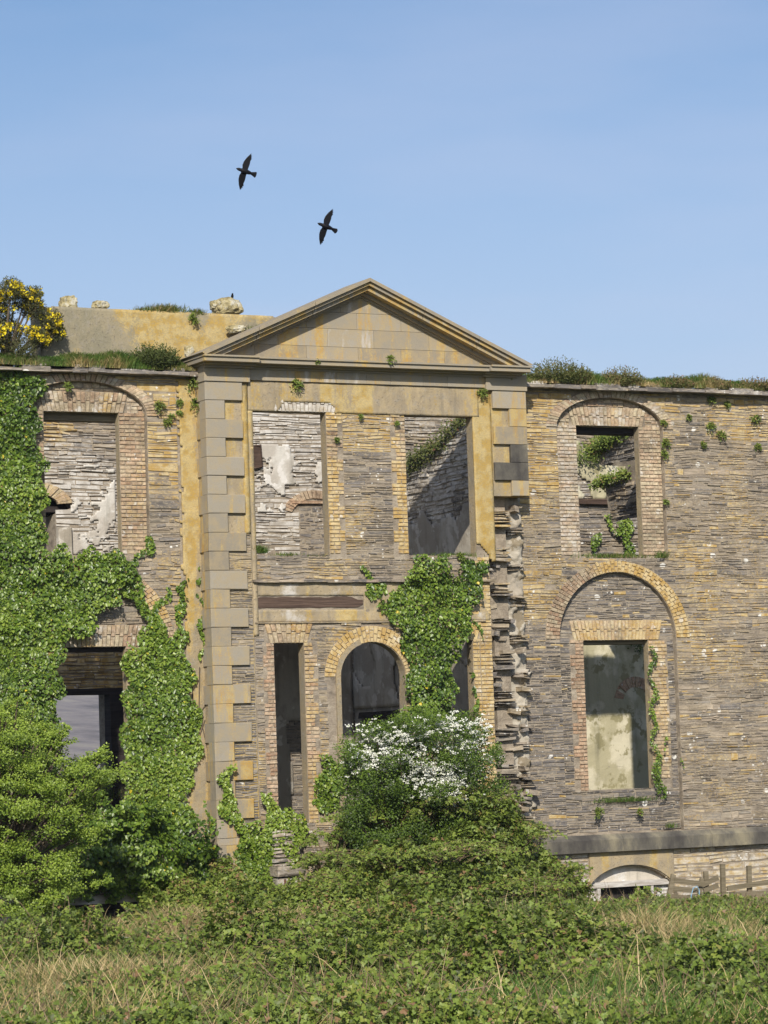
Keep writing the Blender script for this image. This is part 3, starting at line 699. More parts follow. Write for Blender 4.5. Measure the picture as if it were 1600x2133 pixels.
while xx < 2.75:
    L = random.uniform(.5, 1.0); q.box(xx+.002, min(xx+L, 2.78)-.002, YB-.075-.003*R(), YB, 9.98, 10.2, (R(), random.choice([-.1, .1, .3]), random.choice([0, .1, .35])), bev=.002); xx += L
q.build('frieze', ASH, pd)
q = MB()
def cornice(q, x0, x1, proud, zz=0.0):
    for (ya, za, zb) in ((.10, 10.19, 10.235), (.20, 10.235, 10.275), (.38, 10.275, 10.36), (.42, 10.36, 10.395)):
        e = ya*.0
        q.box(x0-(ya*.48 if x0 < -3 else 0), x1+(ya*.52 if x1 > 3 else 0), YB-ya-proud, .2 if False else YB+.3, za+zz, zb+zz, (.3+.3*R(), .05, 0))
cornice(q, -2.48, 2.74, 0.0)
cornice(q, -3.42, -2.44, .09); cornice(q, 2.70, 3.42, .09)
# return of the cornice on the flank
for (ya, za, zb) in ((.10, 10.19, 10.235), (.20, 10.235, 10.275), (.38, 10.275, 10.36), (.42, 10.36, 10.395)):
    q.box(-3.42-ya*.48, -3.2, YB+.301, .25, za, zb, (.3, .05, 0)); q.box(3.4, 3.66+ya*.3, YB+.301, .25, za, zb, (.3, .05, 0))
q.build('cornice', ASH, pd)
q = MB()
xl, xr, xa_, zl, za_ = -3.66, 3.66, .01, 10.43, 12.04
def chev(o0, o1, y0, att):
    s1 = (za_-zl)/(xa_-xl); s2 = (za_-zl)/(xr-xa_)
    # split each rake into stones
    for side in (0, 1):
        nb = 3
        for i in range(nb):
            t0, t1 = i/nb, (i+1)/nb
            e = .0015
            if side == 0: X = lambda t: xl+(xa_-xl)*t
            else: X = lambda t: xr+(xa_-xr)*t
            Z = lambda t: zl+(za_-zl)*t
            a, b = t0+(e if i else 0), t1-(e if i < nb-1 else 0)
            loop = [(X(a), Z(a)-o1), (X(b), Z(b)-o1), (X(b), Z(b)-o0), (X(a), Z(a)-o0)]
            if i == 0:
                loop[0] = (X(a)+ (o1*1.0 if side == 0 else -o1*1.0), Z(a)-o1+o1*.42)
                loop[3] = (X(a)+ (o0*1.0 if side == 0 else -o0*1.0), Z(a)-o0+o0*.42)
            q.prism(loop, y0-.001*i, .25, att)
chev(0.0, .07, YB-.50, (.25, 0, .0)); chev(.071, .14, YB-.44, (.35, .3, 0)); chev(.141, .23, YB-.36, (.5, .45, 0)); chev(.231, .30, YB-.18, (.2, 0, 0)); chev(.301, .34, YB-.10, (.2, 0, 0))
q.build('raking_cornice', ASH, pd)

# ---- parapet on the left wing
pp = link('parapet', None, house)
plate('parapet_face', fmap(.72), -6.34, -.9, 10.3, 11.46, lambda u, v: v < 11.44+.03*nz(u*2), lambda u, v: (.5, cl(.30+.6*nz(u*.8, v*.5, 2)+.25*cl((u+5.2)/.8)*cl((-2.0-u)/.9)), 0), PARAP, pp, .06, .012, .03, .02)
q = MB(); q.box(-6.33, -.9, .72, 1.25, 9.8, 11.44); q.build('parapet_core', PARAP, pp)

# ---- rear wall and cross walls
rear = link('rear_wall', None, house)
ro1 = (-3.45, -2.19, 1.9, 4.28); ro2 = (-4.3, -3.35, 7.2, 8.5); ro3 = (3.38, 3.80, 1.7, 3.44); ro4 = (10.0, 10.46, 7.7, 8.46)
q = MB(); q.slab([(-12, -1), (14, -1), (14, 10.7), (4.6, 10.7), (4.4, 10.5), (-12, 10.75)], [rloop(*ro1), [(-4.3, 7.2), (-3.35, 7.2), (-3.35, 8.12), (-2.97, 8.25), (-2.97, 8.5), (-3.5, 8.62), (-4.3, 8.62)], rloop(*ro3)], 8.0, 8.65)
q.build('wall_core', MORTAR, rear)
mr = fmap(8.0)
rh = [rect(*ro1), rect(*ro2), rect(-4.3, -2.97, 8.2, 8.62), rect(*ro3), rect(2.55, 3.42, 6.9, 8.5), arch(2.98, .62, 8.28, .42, 8.2)]
q = MB()
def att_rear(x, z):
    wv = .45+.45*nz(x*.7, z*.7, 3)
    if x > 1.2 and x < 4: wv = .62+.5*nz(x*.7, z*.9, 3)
    if x < -1.5 and z < 5.4: return (.5+.5*R(), .65, 0)  # yellow-brown slates here paint in a sunlit patch over the doorway
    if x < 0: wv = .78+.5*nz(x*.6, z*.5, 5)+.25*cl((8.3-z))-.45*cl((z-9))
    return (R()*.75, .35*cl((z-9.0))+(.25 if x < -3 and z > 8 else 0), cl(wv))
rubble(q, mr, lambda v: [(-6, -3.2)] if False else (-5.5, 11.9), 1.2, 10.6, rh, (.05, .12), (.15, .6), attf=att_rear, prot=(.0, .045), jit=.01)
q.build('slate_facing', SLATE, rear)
q = MB(); rubble(q, fmap(8.0), lambda v: (2.55, 3.45), 6.9, 8.5, [arch(2.98, 5, 8.9, 1, 8.45)], (.09, .2), (.10, .3), attf=lambda x, z: (R()*.35+.05, .05, .10), gap=.02, jit=.02); q.build('blocked_window', SLATE, rear)
q = MB(); ring(q, mr, 2.98, 8.1, .62, .42, .86, .62, rows=1, t0=.25, t1=math.pi-.25, attf=lambda x, z: (R()*.6, .05, .25), prot=(.03, .06)); q.box(2.35, 3.6, 7.93, 8.1, 8.40, 8.47, (.1, 0, 0), jit=.01); q.build('brick_arch', BRICK, rear)
q = MB(); ring(q, mr, -3.85, 8.30, .55, .25, .90, .52, t0=.1, t1=1.6, rows=1, attf=lambda x, z: (.3+R()*.6, .4, .1), prot=(.03, .07)); q.build('brick_arch', BRICK, rear)
q = MB(); q.box(-4.4, -2.9, 8.35, 8.62, 8.10, 8.7, jit=.0); q.box(-4.3, -3.05, 8.1, 8.4, 8.16, 8.28, jit=.02); q.build('timber_lintel', DARKWOOD, rear)  # first box is added to paint the dark under the arch and hide sky
q = MB(); q.box(-3.34, -3.02, 7.85, 8.0, 6.8, 7.82, (.5, .1, .7), jit=.02, bev=.02); q.build('jamb_post', GREYP, rear)
q = MB(); q.box(-3.7, -1.9, 7.95, 8.4, 4.15, 4.29, jit=.01); q.box(-2.2, -1.9, 7.93, 8.3, 1.7, 4.15, jit=.01); q.build('door_frame', DARKWOOD, rear)
q = MB(); q.box(1.40, 1.60, 7.9, 8.0, 9.2, 9.72, jit=.03); q.build('timber_post', OLDWOOD, rear)
plate('plaster', mr, .8, 3.75, 1.2, 5.9, lambda u, v: nz(u*.9, v*.6, 11) > -.25, None, GREYP, rear, .08, .02, .03, .06, 2)
plate('plaster', mr, 1.5, 3.6, 8.2, 9.75, lambda u, v: nz(u*1.2, v*1.8, 14)+.5*nz(u*5, v*7, 3)+.22*nz(u*14, v*16, 1) > .0 and (v > 8.85 or u < 2.2), None, plaster_mat('pale_plaster', (.58, .55, .49), (.46, .42, .36), (.66, .63, .58)), rear, .035, .012, .025, .05, 2)
plate('plaster', mr, -3.0, -1.95, 7.1, 9.2, lambda u, v: nz(u*1.4, v*1.4, 44)+.4*nz(u*5, v*7, 3)+.2*nz(u*14, v*16, 1)+.55*(u+2.5) > .05, None, plaster_mat('chalky_plaster', (.58, .55, .49), (.46, .42, .36), (.66, .63, .58)), rear, .04, .012, .025, .045, 2)
plate('plaster', mr, 4.7, 12.5, 1.2, 6.2, lambda u, v: nz(u*.7, v*.5, 21) > -.42, None, CREAM, rear, .07, .02, .03, .06, 2)
plate('plaster', mr, 9.6, 12.5, 8.6, 10.0, lambda u, v: nz(u*1.5, v*1.5, 24) > -.2, None, CREAM, rear, .06, .03, .03, .06, 2)
q = MB(); q.box(9.9, 11.0, 7.86, 8.2, 8.46, 8.58, jit=.02); q.build('timber_lintel', OLDWOOD, rear)
q = MB(); ring(q, mr, 11.35, 3.7, .35, .35, .62, .62, rows=1, attf=lambda x, z: (R()*.3, 0, 0), prot=(.06, .09)); q.build('niche_arch', BRICK, rear)

pt = link('partition_wall', None, house)
q = MB(); q.box(-2.6, .42, 2.42, 2.75, 1.0, 5.6); q.build('wall_core', MORTAR, pt)
q = MB(); rubble(q, fmap(2.42), lambda v: (-2.5, .40), 1.2, 5.5, [], attf=lambda x, z: (R()*.4, .05, .05)); q.build('slate_facing', SLATE, pt)
plate('plaster', fmap(2.42), -2.5, .38, 1.1, 5.5, lambda u, v: v > 3.4 or u < -.62+.35*max(0, v-1.5)**.5*.6-.25*max(0, 1-abs(v-3.2)), None, GREYP, pt, .06, .01, .03, .055, 2)
cr = link('cross_wall', None, house)
prof = [(.2, 1.0), (7.99, 1.0), (7.99, 8.3), (4.9, 9.0), (3.4, 9.25), (2.5, 9.72), (1.9, 10.0), (.2, 10.0)]
q = MB(); q.slab(prof, [rloop(5.55, 7.5, 1.2, 3.48)], 3.80, 4.42, swap=True); q.build('wall_core', GREYP, cr)
q = MB()
def topz(u):
    pr = [(.2, 10.0), (1.9, 10.0), (2.5, 9.72), (3.4, 9.25), (4.9, 9.0), (7.99, 8.3)]
    for (a, za), (b, zb) in zip(pr, pr[1:]):
        if a <= u <= b: return za+(zb-za)*(u-a)/(b-a)
    return 8
def crspan(v):
    if v < 8.3: return (.76, 7.95)
    u = .76
    while u < 7.9 and topz(u) > v: u += .1
    return (.76, u)
rubble(q, lmap(3.80), crspan, 7.6, 9.95, [], (.06, .13), (.15, .5), attf=lambda u, v: (R()*.8, .12, cl(.62+.4*nz(u, v, 3))), prot=(0, .05), jit=.012)
rubble(q, lmap(3.80), lambda v: (.76, 2.4), 6.3, 7.6, [], (.06, .13), (.15, .5), attf=lambda u, v: (R()*.6, .12, .2), prot=(0, .05), jit=.012)
q.build('slate_facing', SLATE, cr)
q = MB(); q.box(3.7, 4.1, 5.4, 7.6, 3.46, 3.62, jit=.02); q.build('timber_lintel', DARKWOOD, cr)
plate('plaster', lmap(3.80), .8, 7.9, 3.7, 7.9, lambda u, v: nz(u*.6, v*.6, 31) > -.2 and v < 7.75+.3*nz(u*2, v), None, GREYP, cr, .08, .02, .03, .03, 2)
# ruined stub of a second cross wall, seen in the right-hand windows
cs = link('cross_wall', None, house)
q = MB(); q.slab([(.81, -.5), (2.4, -.5), (2.5, 7.6), (4.4, 8.0), (4.5, 8.55), (3.7, 8.62), (3.6, 8.9), (4.7, 9.05), (4.5, 9.6), (.81, 9.95)], [], 8.6, 9.15, swap=True); q.build('wall_core', MORTAR, cs)
q = MB(); rubble(q, lmap(8.6), lambda v: (.83, 2.4 if v < 7.7 else 4.3), 1.0, 8.55, [], (.05, .12), (.15, .4), attf=lambda u, v: (R()*.7, .3, .2), jit=.012, prot=(0, .06))
q.build('slate_facing', SLATE, cs); q = MB()
rubble(q, lmap(8.6), lambda v: (.83, 4.4), 9.02, 9.6, [], (.06, .12), (.15, .4), attf=lambda u, v: (R()*.5, .1, .4), jit=.012, prot=(0, .06)); q.build('slate_facing', SLATE, cs)
# small stones at the foot of the bay
q = MB(); q.box(-2.40, -1.80, -.95, -.5, .38, .56, (.4, 0, .4), jit=.02, bev=.03); rubble(q, fmap(-.62), lambda v: (-2.35, -1.9), .56, 1.25, [], (.06, .12), (.15, .3), attf=lambda x, z: (R(), .2, .45), w0=-.3, jit=.015); q.box(-2.35, -1.85, -.85, -.5, -.2, .35, (.4, 0, .5), jit=.02, bev=.02)
q.build('step_stones', SLATE, house)
q = MB()
for i in range(3): q.box(-2.30+i*.15, -2.275+i*.15, -1.0, -.97, -.3, .33-.06*(i % 2), jit=.01)
q.build('iron_railing', RUST, house)
# cellar window under the left wing
lc = link('cellar_window', None, house)
q = MB(); q.box(-7.1, -4.9, -.14, 0.0, .02, .17, jit=.012); q.build('lintel', WHITEWOOD, lc)
q = MB(); q.box(-7.0, -4.95, -.06, .0, -.9, .02, jit=.0); q.build('painted_dark_panel', DARKWOOD, lc)  # dark panel paints the shade inside this cellar window

# ------------------------------------------------------------------ ground, hill
def gz(x, y):
    if y > .35: return 1.2
    return -.55+.036*max(0., -y-1.0)+.05*nz(x*.4, y*.4)*(1 if y > -60 else 0)-.5*cl((y+5)/3)*cl((x-4)/1.0)
xs = [-1900, -1200, -500, -150, -60]+[(-34+1.0*i) for i in range(60)]+[40, 80, 200, 600, 1200, 2200]
ys = [-400, -120, -70]+[(-56+1.0*i) for i in range(56)]+[.30, .40, 8, 9, 20, 60, 200, 600, 1200, 1900]
g = MB()
for y in ys:
    for x in xs: g.v.append((x, y, gz(x, y))); g.a.append((.5, 0, 0))
nx = len(xs)
for j in range(len(ys)-1):
    for i in range(nx-1): g.f.append((j*nx+i, j*nx+i+1, (j+1)*nx+i+1, (j+1)*nx+i)); g.k.append(0)
tag(g.build('ground', EARTH, smooth=True), kind='structure')
def hill_mat():
    n = NT('heather_moor'); c = n.ramp(n.noise(.05, (1, .35, 1), 9, .8), [(.36, (.10, .09, .085)), (.5, (.21, .185, .175)), (.62, (.30, .27, .22))])
    c = n.mix(n.sstep(n.noise(.0035, (1, 1, 1), 3), .52, .6, 0, .7), c, (.16, .19, .10)); return n.fin(c, 1)
h = MB(); nxh, nyh = 90, 40
for j in range(nyh+1):
    for i in range(nxh+1):
        x = -600+2000*i/nxh; y = 300+1300*j/nyh; t = j/nyh
        s_ = min(1, t/.55); z = 1.2+(27+9*nz(x*.0022, 3)+3*nz(x*.01, y*.01))*(s_*s_*(3-2*s_))*1.22 - .5
        h.v.append((x, y, z if j else 0)); h.a.append((.5, 0, 0))
for j in range(nyh):
    for i in range(nxh): a = j*(nxh+1)+i; h.f.append((a, a+1, a+nxh+2, a+nxh+1)); h.k.append(0)
tag(h.build('hill', hill_mat(), smooth=True), kind='structure')
# pole and wire out on the moor behind
pw = empty('wooden_pole', (0, 0, 0), 'slim grey pole seen through the lower left doorway', 'pole')
x0, z0 = P(229, 1640, 60); x1, z1 = P(227, 1470, 60)
q = MB(); q.tube([(x0, 60, 0.8), (x1, 60, z1)], [.10, .07], 8); q.build('post', GREYWOOD, pw)
wa = P(60, 1594, 60); wb = P(330, 1588, 60)
q = MB(); q.tube([(wa[0]-20, 60, wa[1]+.1), (wa[0], 60, wa[1]), ((wa[0]+wb[0])/2, 60, (wa[1]+wb[1])/2-.02), (wb[0], 60, wb[1]), (wb[0]+20, 60, wb[1]+.3)], [.018]*5, 5); q.build('wire', DARKWOOD, pw)

# ------------------------------------------------------------------ foliage builders
def ivy_patch(poly, thick, dens=900, size=(.055, .095), base_y=0.0, tb=.45, up=.35, lean=0.0):
    p = sample_poly(poly, dens*1.35); n = len(p)
    P3 = np.stack([p[:, 0], np.zeros(n), p[:, 1]], 1)
    lump = vnoise(P3, 2.3, 1.3)*.5+vnoise(P3, 5.7, 4.1)*.35+vnoise(P3, 13., 2.)*.15
    th = thick*np.clip(.55+1.2*lump, .06, 1.9)
    dep = th*np.sqrt(RNG.uniform(0.02, 1, n))
    P3[:, 1] = base_y-.03-dep
    e = .05
    dx = (vnoise(P3+[e, 0, 0], 2.3, 1.3)-vnoise(P3, 2.3, 1.3))/e; dz = (vnoise(P3+[0, 0, e], 2.3, 1.3)-vnoise(P3, 2.3, 1.3))/e
    N = np.stack([-dx*thick*.5, -np.ones(n), up-dz*thick*.5], 1)+rn(n, .42)
    T = np.stack([RNG.normal(0, .5, n), RNG.normal(0, .25, n), -np.ones(n)*.9+RNG.normal(0, .35, n)], 1)
    s = RNG.uniform(size[0], size[1], n)*RNG.choice([.6, .85, 1.0, 1.35], n)
    tint = tb+.22*vnoise(P3, 1.1, 7.)+.12*(dep/th-.5)+RNG.normal(0, .2, n)+.05; tint = np.clip(tint, 0, .93)  # leaves deeper in are tinted darker, painting shade into the ivy
    tint[RNG.random(n) < .004] = 1
    return (L6, P3, N, T, s*.70, tint, np.full(n, 1.0))
def W(pts, Y=0.): return [P(a, b, Y) for a, b in pts]
def strand(pts, wid, Y=0.):
    q = W(pts, Y); L = []; Rr = []
    for i, p in enumerate(q):
        a = q[max(i-1, 0)]; b = q[min(i+1, len(q)-1)]; dx, dz = b[0]-a[0], b[1]-a[1]; l = math.hypot(dx, dz) or 1
        k = wid*(.6+.6*R()); L.append((p[0]-dz/l*k, p[1]+dx/l*k)); Rr.append((p[0]+dz/l*k, p[1]-dx/l*k))
    return L+Rr[::-1]
def stems(pts_list, Y, r=.012):
    q = MB()
    for pts in pts_list:
        w_ = W(pts, Y); q.tube([(x+random.uniform(-.01, .01), Y-.03-.02*R(), z) for x, z in w_], [r*(1-.5*i/len(w_)) for i in range(len(w_))], 5)
    return q
iv = empty('ivy', (P(60, 1300)[0], 0, 0), 'thick mass of ivy covering the left wing beside both its windows', 'ivy', 'ivy climbing the ruin')
sets = []
I1 = W([(-40, 760), (70, 775), (88, 800), (76, 850), (78, 920), (92, 985), (88, 1040), (88, 1090), (90, 1135), (150, 1150), (215, 1142), (290, 1165), (285, 1180), (258, 1205), (238, 1245), (205, 1292), (190, 1310), (150, 1335), (124, 1345), (124, 1440), (112, 1500), (112, 1640), (-40, 1640)])
sets.append(ivy_patch(I1, .20, 1500))
I2 = W([(255, 1345), (285, 1335), (300, 1290), (325, 1275), (335, 1300), (345, 1322), (378, 1308), (382, 1350), (400, 1395), (395, 1450), (412, 1480), (418, 1520), (408, 1590), (388, 1640), (400, 1690), (392, 1750), (250, 1720), (250, 1500), (257, 1420)])
sets.append(ivy_patch(I2, .14, 1450, tb=.55))
for pts, wd in [([(262, 1200), (275, 1225), (295, 1250), (312, 1285), (325, 1320)], .13), ([(350, 1225), (340, 1255), (328, 1280), (318, 1310)], .08), ([(376, 1212), (370, 1240), (374, 1270), (378, 1310)], .09), ([(390, 1205), (375, 1225)], .06), ([(312, 1120), (300, 1150), (285, 1170)], .08),
                ([(411, 1178), (413, 1220)], .05), ([(418, 1235), (420, 1290), (421, 1345), (415, 1390)], .055)]:
    sets.append(ivy_patch(strand(pts, wd), .07, 1500, tb=.55))
sets = [tuple(np.concatenate([s[i] for s in sets]) if i else L6 for i in range(7))]
cloud('leaves', sets, [IVY], iv)
stems([[(415, 1390), (413, 1480), (430, 1560), (437, 1660), (436, 1720)], [(398, 1430), (402, 1500)], [(360, 1650), (390, 1600), (425, 1500)], [(405, 1500), (440, 1450)]], 0).build('stems', TWIG, iv)
# overgrown foot of the left wing: bushy ivy standing off the wall
ib = empty('ivy', (P(320, 1800)[0], -.6, 0), 'bushy dark ivy spilling out over the foot of the left wing', 'ivy', 'ivy climbing the ruin')
Ib = W([(100, 1650), (180, 1625), (250, 1690), (300, 1665), (400, 1680), (395, 1745), (440, 1760), (450, 1800), (480, 1810), (520, 1850), (500, 1880), (380, 1870), (300, 1878), (200, 1868), (60, 1872), (60, 1700)], -.5)
s1 = ivy_patch(Ib, .75, 1300, (.06, .11), -.25, .42, .6); s2 = ivy_patch(W([(180, 1660), (400, 1700), (455, 1790), (430, 1850), (190, 1860)], -.5), 1.0, 900, (.06, .11), -.2, .42, .7)
cloud('leaves', [tuple(np.concatenate([s1[i], s2[i]]) if i else L6 for i in range(7))], [IVY], ib)
# ivy on the pilaster foot
ip = empty('ivy', (P(530, 1780, YB)[0], YB, 0), 'bright ivy wrapped round the foot of the toothed pilaster', 'ivy', 'ivy climbing the ruin')
SS = []
for poly, th in [(W([(482, 1690), (520, 1705), (560, 1730), (545, 1700), (552, 1650), (575, 1655), (590, 1690), (640, 1685), (630, 1740), (600, 1800), (575, 1830), (570, 1870), (500, 1870), (485, 1800), (495, 1760)], -.5), .16)]:
    SS.append(ivy_patch(poly, th, 1300, base_y=-.5, tb=.62))
for pts, wd in [([(478, 1580), (470, 1640), (468, 1665), (478, 1700)], .06), ([(458, 1610), (462, 1650), (474, 1690), (490, 1720), (505, 1760)], .09), ([(432, 1665), (430, 1700), (434, 1740), (445, 1780)], .05)]:
    SS.append(ivy_patch(strand(pts, wd, -.5), .08, 1500, base_y=-.5, tb=.6))
cloud('leaves', [tuple(np.concatenate([s[i] for s in SS]) if i else L6 for i in range(7))], [IVY], ip)
# ivy hanging down the bay
ic = empty('ivy', (P(890, 1300, YB)[0], YB, 2), 'dense column of ivy hanging between the arched doorway and the narrow side window', 'ivy', 'ivy climbing the ruin')
SS = [ivy_patch(W([(850, 1162), (870, 1155), (925, 1160), (935, 1195), (960, 1200), (955, 1170), (1000, 1160), (1010, 1180), (1000, 1225), (985, 1260), (965, 1290), (968, 1325), (945, 1345), (940, 1440), (945, 1490), (920, 1520), (850, 1500), (835, 1470), (842, 1400), (840, 1350), (815, 1310), (800, 1285), (780, 1268), (810, 1255), (805, 1225), (840, 1210)], YB), .30, 1300, base_y=YB, tb=.42)]
for pts, wd in [([(758, 1190), (775, 1225), (800, 1240)], .10), ([(748, 1180), (765, 1220)], .05), ([(985, 1290), (1000, 1330)], .04), ([(985, 1400), (988, 1480)], .05)]:
    SS.append(ivy_patch(strand(pts, wd, YB), .08, 1500, base_y=YB))
SS.append(ivy_patch(W([(660, 1580), (690, 1570), (715, 1590), (715, 1650), (690, 1690), (640, 1680), (660, 1640)], YB), .14, 1300, base_y=YB, tb=.6))
cloud('leaves', [tuple(np.concatenate([s[i] for s in SS]) if i else L6 for i in range(7))], [IVY], ic)
# ivy in the right-hand windows
ir = empty('ivy', (P(1360, 1500)[0], .1, 2), 'narrow ivy creeping up the right jamb of the tall lower window', 'ivy', 'ivy climbing the ruin')
SS = []
for pts, wd, Y in [([(1353, 1345), (1356, 1400), (1358, 1450), (1357, 1520), (1362, 1580), (1368, 1650)], .09, .05), ([(1368, 1600), (1380, 1640), (1372, 1660)], .09, 0), ([(1388, 1520), (1386, 1560)], .04, 0), ([(1418, 1570), (1419, 1600)], .04, 0)]:
    SS.append(ivy_patch(strand(pts, wd, Y), .09, 1300, base_y=Y, size=(.045, .075)))
cloud('leaves', [tuple(np.concatenate([s[i] for s in SS]) if i else L6 for i in range(7))], [IVY], ir)
iw = empty('ivy', (P(1290, 1120, 7.9)[0], 7.9, 6.6), 'small ivy growing inside the right wing behind the upper window', 'ivy', 'ivy climbing the ruin')
SS = [ivy_patch(strand(pts, wd, 7.9), .15, 1300, base_y=7.95) for pts, wd in [([(1262, 1075), (1280, 1095), (1295, 1120)], .08), ([(1300, 1080), (1305, 1110), (1303, 1160)], .2), ([(1240, 1110), (1240, 1150)], .15)]]
cloud('leaves', [tuple(np.concatenate([s[i] for s in SS]) if i else L6 for i in range(7))], [IVY], iw)

# upright sprig clumps (heather, ferns, grass tufts)
def sprigs(cx, cy, cz, rx, ry, n, hgt, mat_tint, lean=.6, tmpl=L4, size=(.03, .06), per=9, wid=.7):
    a = RNG.uniform(0, 2*math.pi, n); r = np.sqrt(RNG.random(n)); bx = cx+rx*.9*r*np.cos(a); by = cy+ry*r*np.sin(a)
    hh = hgt*(1-.45*r**2)*RNG.uniform(.7, 1.15, n)
    d = np.stack([np.cos(a)*r*lean*(rx > 0), np.sin(a)*r*lean, np.ones(n)], 1)+rn(n, .12); d = unit(d)
    t = np.tile(np.linspace(.12, 1, per), n); i = np.repeat(np.arange(n), per)
    base = np.stack([bx, by, np.full(n, cz)], 1)
    pos = base[i]+d[i]*(hh[i]*t)[:, None]+rn(n*per, .012)
    T = unit(d[i]*.8+rn(n*per, .55)); N = unit(rn(n*per, 1)+np.array([0, -.6, .3]))
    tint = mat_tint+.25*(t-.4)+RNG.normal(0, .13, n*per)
    return (tmpl, pos, N, T, RNG.uniform(size[0], size[1], n*per), tint, np.full(n*per, wid))
def blades(pos, hgt, tint, spread=.35, wid=.006, wind=(0, 0)):
    n = len(pos); d = np.stack([RNG.normal(wind[0], spread, n), RNG.normal(wind[1], spread, n), np.ones(n)], 1); d = unit(d)
    bend = unit(np.stack([d[:, 0], d[:, 1], np.zeros(n)], 1)+1e-4)
    h1 = np.broadcast_to(hgt, n)*RNG.uniform(.55, 1.1, n)
    side = unit(np.cross(d, bend)+rn(n, .6)); w_ = np.broadcast_to(wid, n)[:, None]
    p0 = pos; p1 = pos+d*(h1*.5)[:, None]; p2 = p1+unit(d+bend*.35)*(h1*.3)[:, None]; p3 = p2+unit(d+bend*.95)*(h1*.22)[:, None]
    V = np.stack([p0-side*w_, p0+side*w_, p1+side*w_*.85, p1-side*w_*.85, p2+side*w_*.6, p2-side*w_*.6, p3], 1)
    return V, np.repeat(np.clip(tint, 0, 1), 7)
def blade_obj(name, packs, mat, parent=None):
    V = np.concatenate([p[0].reshape(-1, 3) for p in packs]).astype(np.float32); A = np.concatenate([p[1] for p in packs]); n = len(V)//7
    base = (np.arange(n)*7)[:, None]; quads = np.concatenate([base+[0, 1, 2, 3], base+[3, 2, 4, 5]], 1).reshape(-1, 4); tris = base+[5, 4, 6]
    LV = np.concatenate([quads.ravel(), tris.ravel()]).astype(np.int32); cnt = np.concatenate([np.full(len(quads), 4), np.full(n, 3)])
    st = np.concatenate([[0], np.cumsum(cnt)[:-1]]).astype(np.int32)
    me = bpy.data.meshes.new(name); me.vertices.add(len(V)); me.vertices.foreach_set('co', V.ravel()); me.loops.add(len(LV)); me.loops.foreach_set('vertex_index', LV)
    me.polygons.add(len(cnt)); me.polygons.foreach_set('loop_start', st)
    me.materials.append(mat); ca = me.color_attributes.new('att', 'FLOAT_COLOR', 'POINT')
    ca.data.foreach_set('color', np.stack([A, A*0, A*0, A*0+1], 1).astype(np.float32).ravel()); me.update(calc_edges=True)
    return link(name, me, parent)

# ---- growth along the wall tops
tf = MB()
def turf(x0, x1, yb, h0):
    n = int((x1-x0)/.15); rows = [(-.18, 0), (-.05, .5), (.2, .9), (.45, 1), (.72, .8)]
    o = len(tf.v)
    for i in range(n+1):
        x = x0+(x1-x0)*i/n
        for (y, k) in rows: tf.v.append((x, y+.03*nz(x*3, y), 10.17+h0(x)*k*(1+.3*nz(x*2, y*2)))); tf.a.append((.5, 0, 0))
    for i in range(n):
        for j in range(4): a = o+i*5+j; tf.f.append((a, a+5, a+6, a+1)); tf.k.append(0)
turf(3.78, 12.5, 0, lambda x: .16+.06*nz(x))
turf(-12, -3.5, 0, lambda x: .14+.10*cl((-4-x)/2))
tag(tf.build('turf', EARTH, smooth=True), 'soil and turf along the broken wall tops', 'turf', kind='stuff')
pk = []
for (x0, x1, n, hh, tt) in [(-7.3, -3.35, 9000, .26, .38), (3.8, 12.4, 13000, .22, .47), (-12, -7.3, 4000, .25, .4)]:
    x = RNG.uniform(x0, x1, n); y = RNG.uniform(-.24, .55, n)
    z = 10.16+.18*np.clip((y+.2)/.4, 0, 1)
    tn = tt+.12*np.sin(x*3.1)+.10*np.sin(x*7.3+1)-.0*y+np.where(y < -.08, .22, 0)+RNG.normal(0, .1, n)
    hv = hh*(.65+.35*np.sin(x*2.3+1.)+.2*np.sin(x*6.1))
    pk.append(blades(np.stack([x, y, z], 1), np.clip(hv, .1, .5), tn, .3, .0065, (0, -.15)))
for (px, py, Y, n, sx, hh, tt) in [(600, 1158, YB+.1, 260, .35, .12, .5), (540, 1150, YB+.1, 300, .18, .2, .38), (660, 1160, YB+.1, 160, .3, .1, .55), (950, 1160, YB+.1, 500, .6, .14, .45), (1280, 1160, .1, 900, .75, .13, .5), (1380, 1160, 0, 200, .2, .2, .45), (1300, 1668, .1, 1100, .7, .14, .42), 
                              (345, 650, .8, 900, .38, .22, .62), (300, 648, .8, 300, .2, .12, .5), (410, 655, .8, 400, .2, .16, .55), (560, 695, .5, 500, .5, .22, .5), (1110, 1740, -.3, 260, .14, .4, .5), (1400, 1722, -.05, 70, .12, .14, .42), (170, 1665, 8, 1200, 1.6, .35, .5), (200, 1640, 9.5, 1200, 1.6, .5, .45)]:
    c = P(px, py, Y); x = RNG.normal(c[0], sx*.5, n); y = RNG.uniform(Y-.12, Y+.25, n)
    pk.append(blades(np.stack([x, y, np.full(n, c[1]-.02)], 1), hh, tt+RNG.normal(0, .13, n), .45, .006, (0, -.3)))
tag(blade_obj('wall_top_grass', pk, GRASS), 'grass growing along wall tops and window sills', 'grass', kind='stuff')
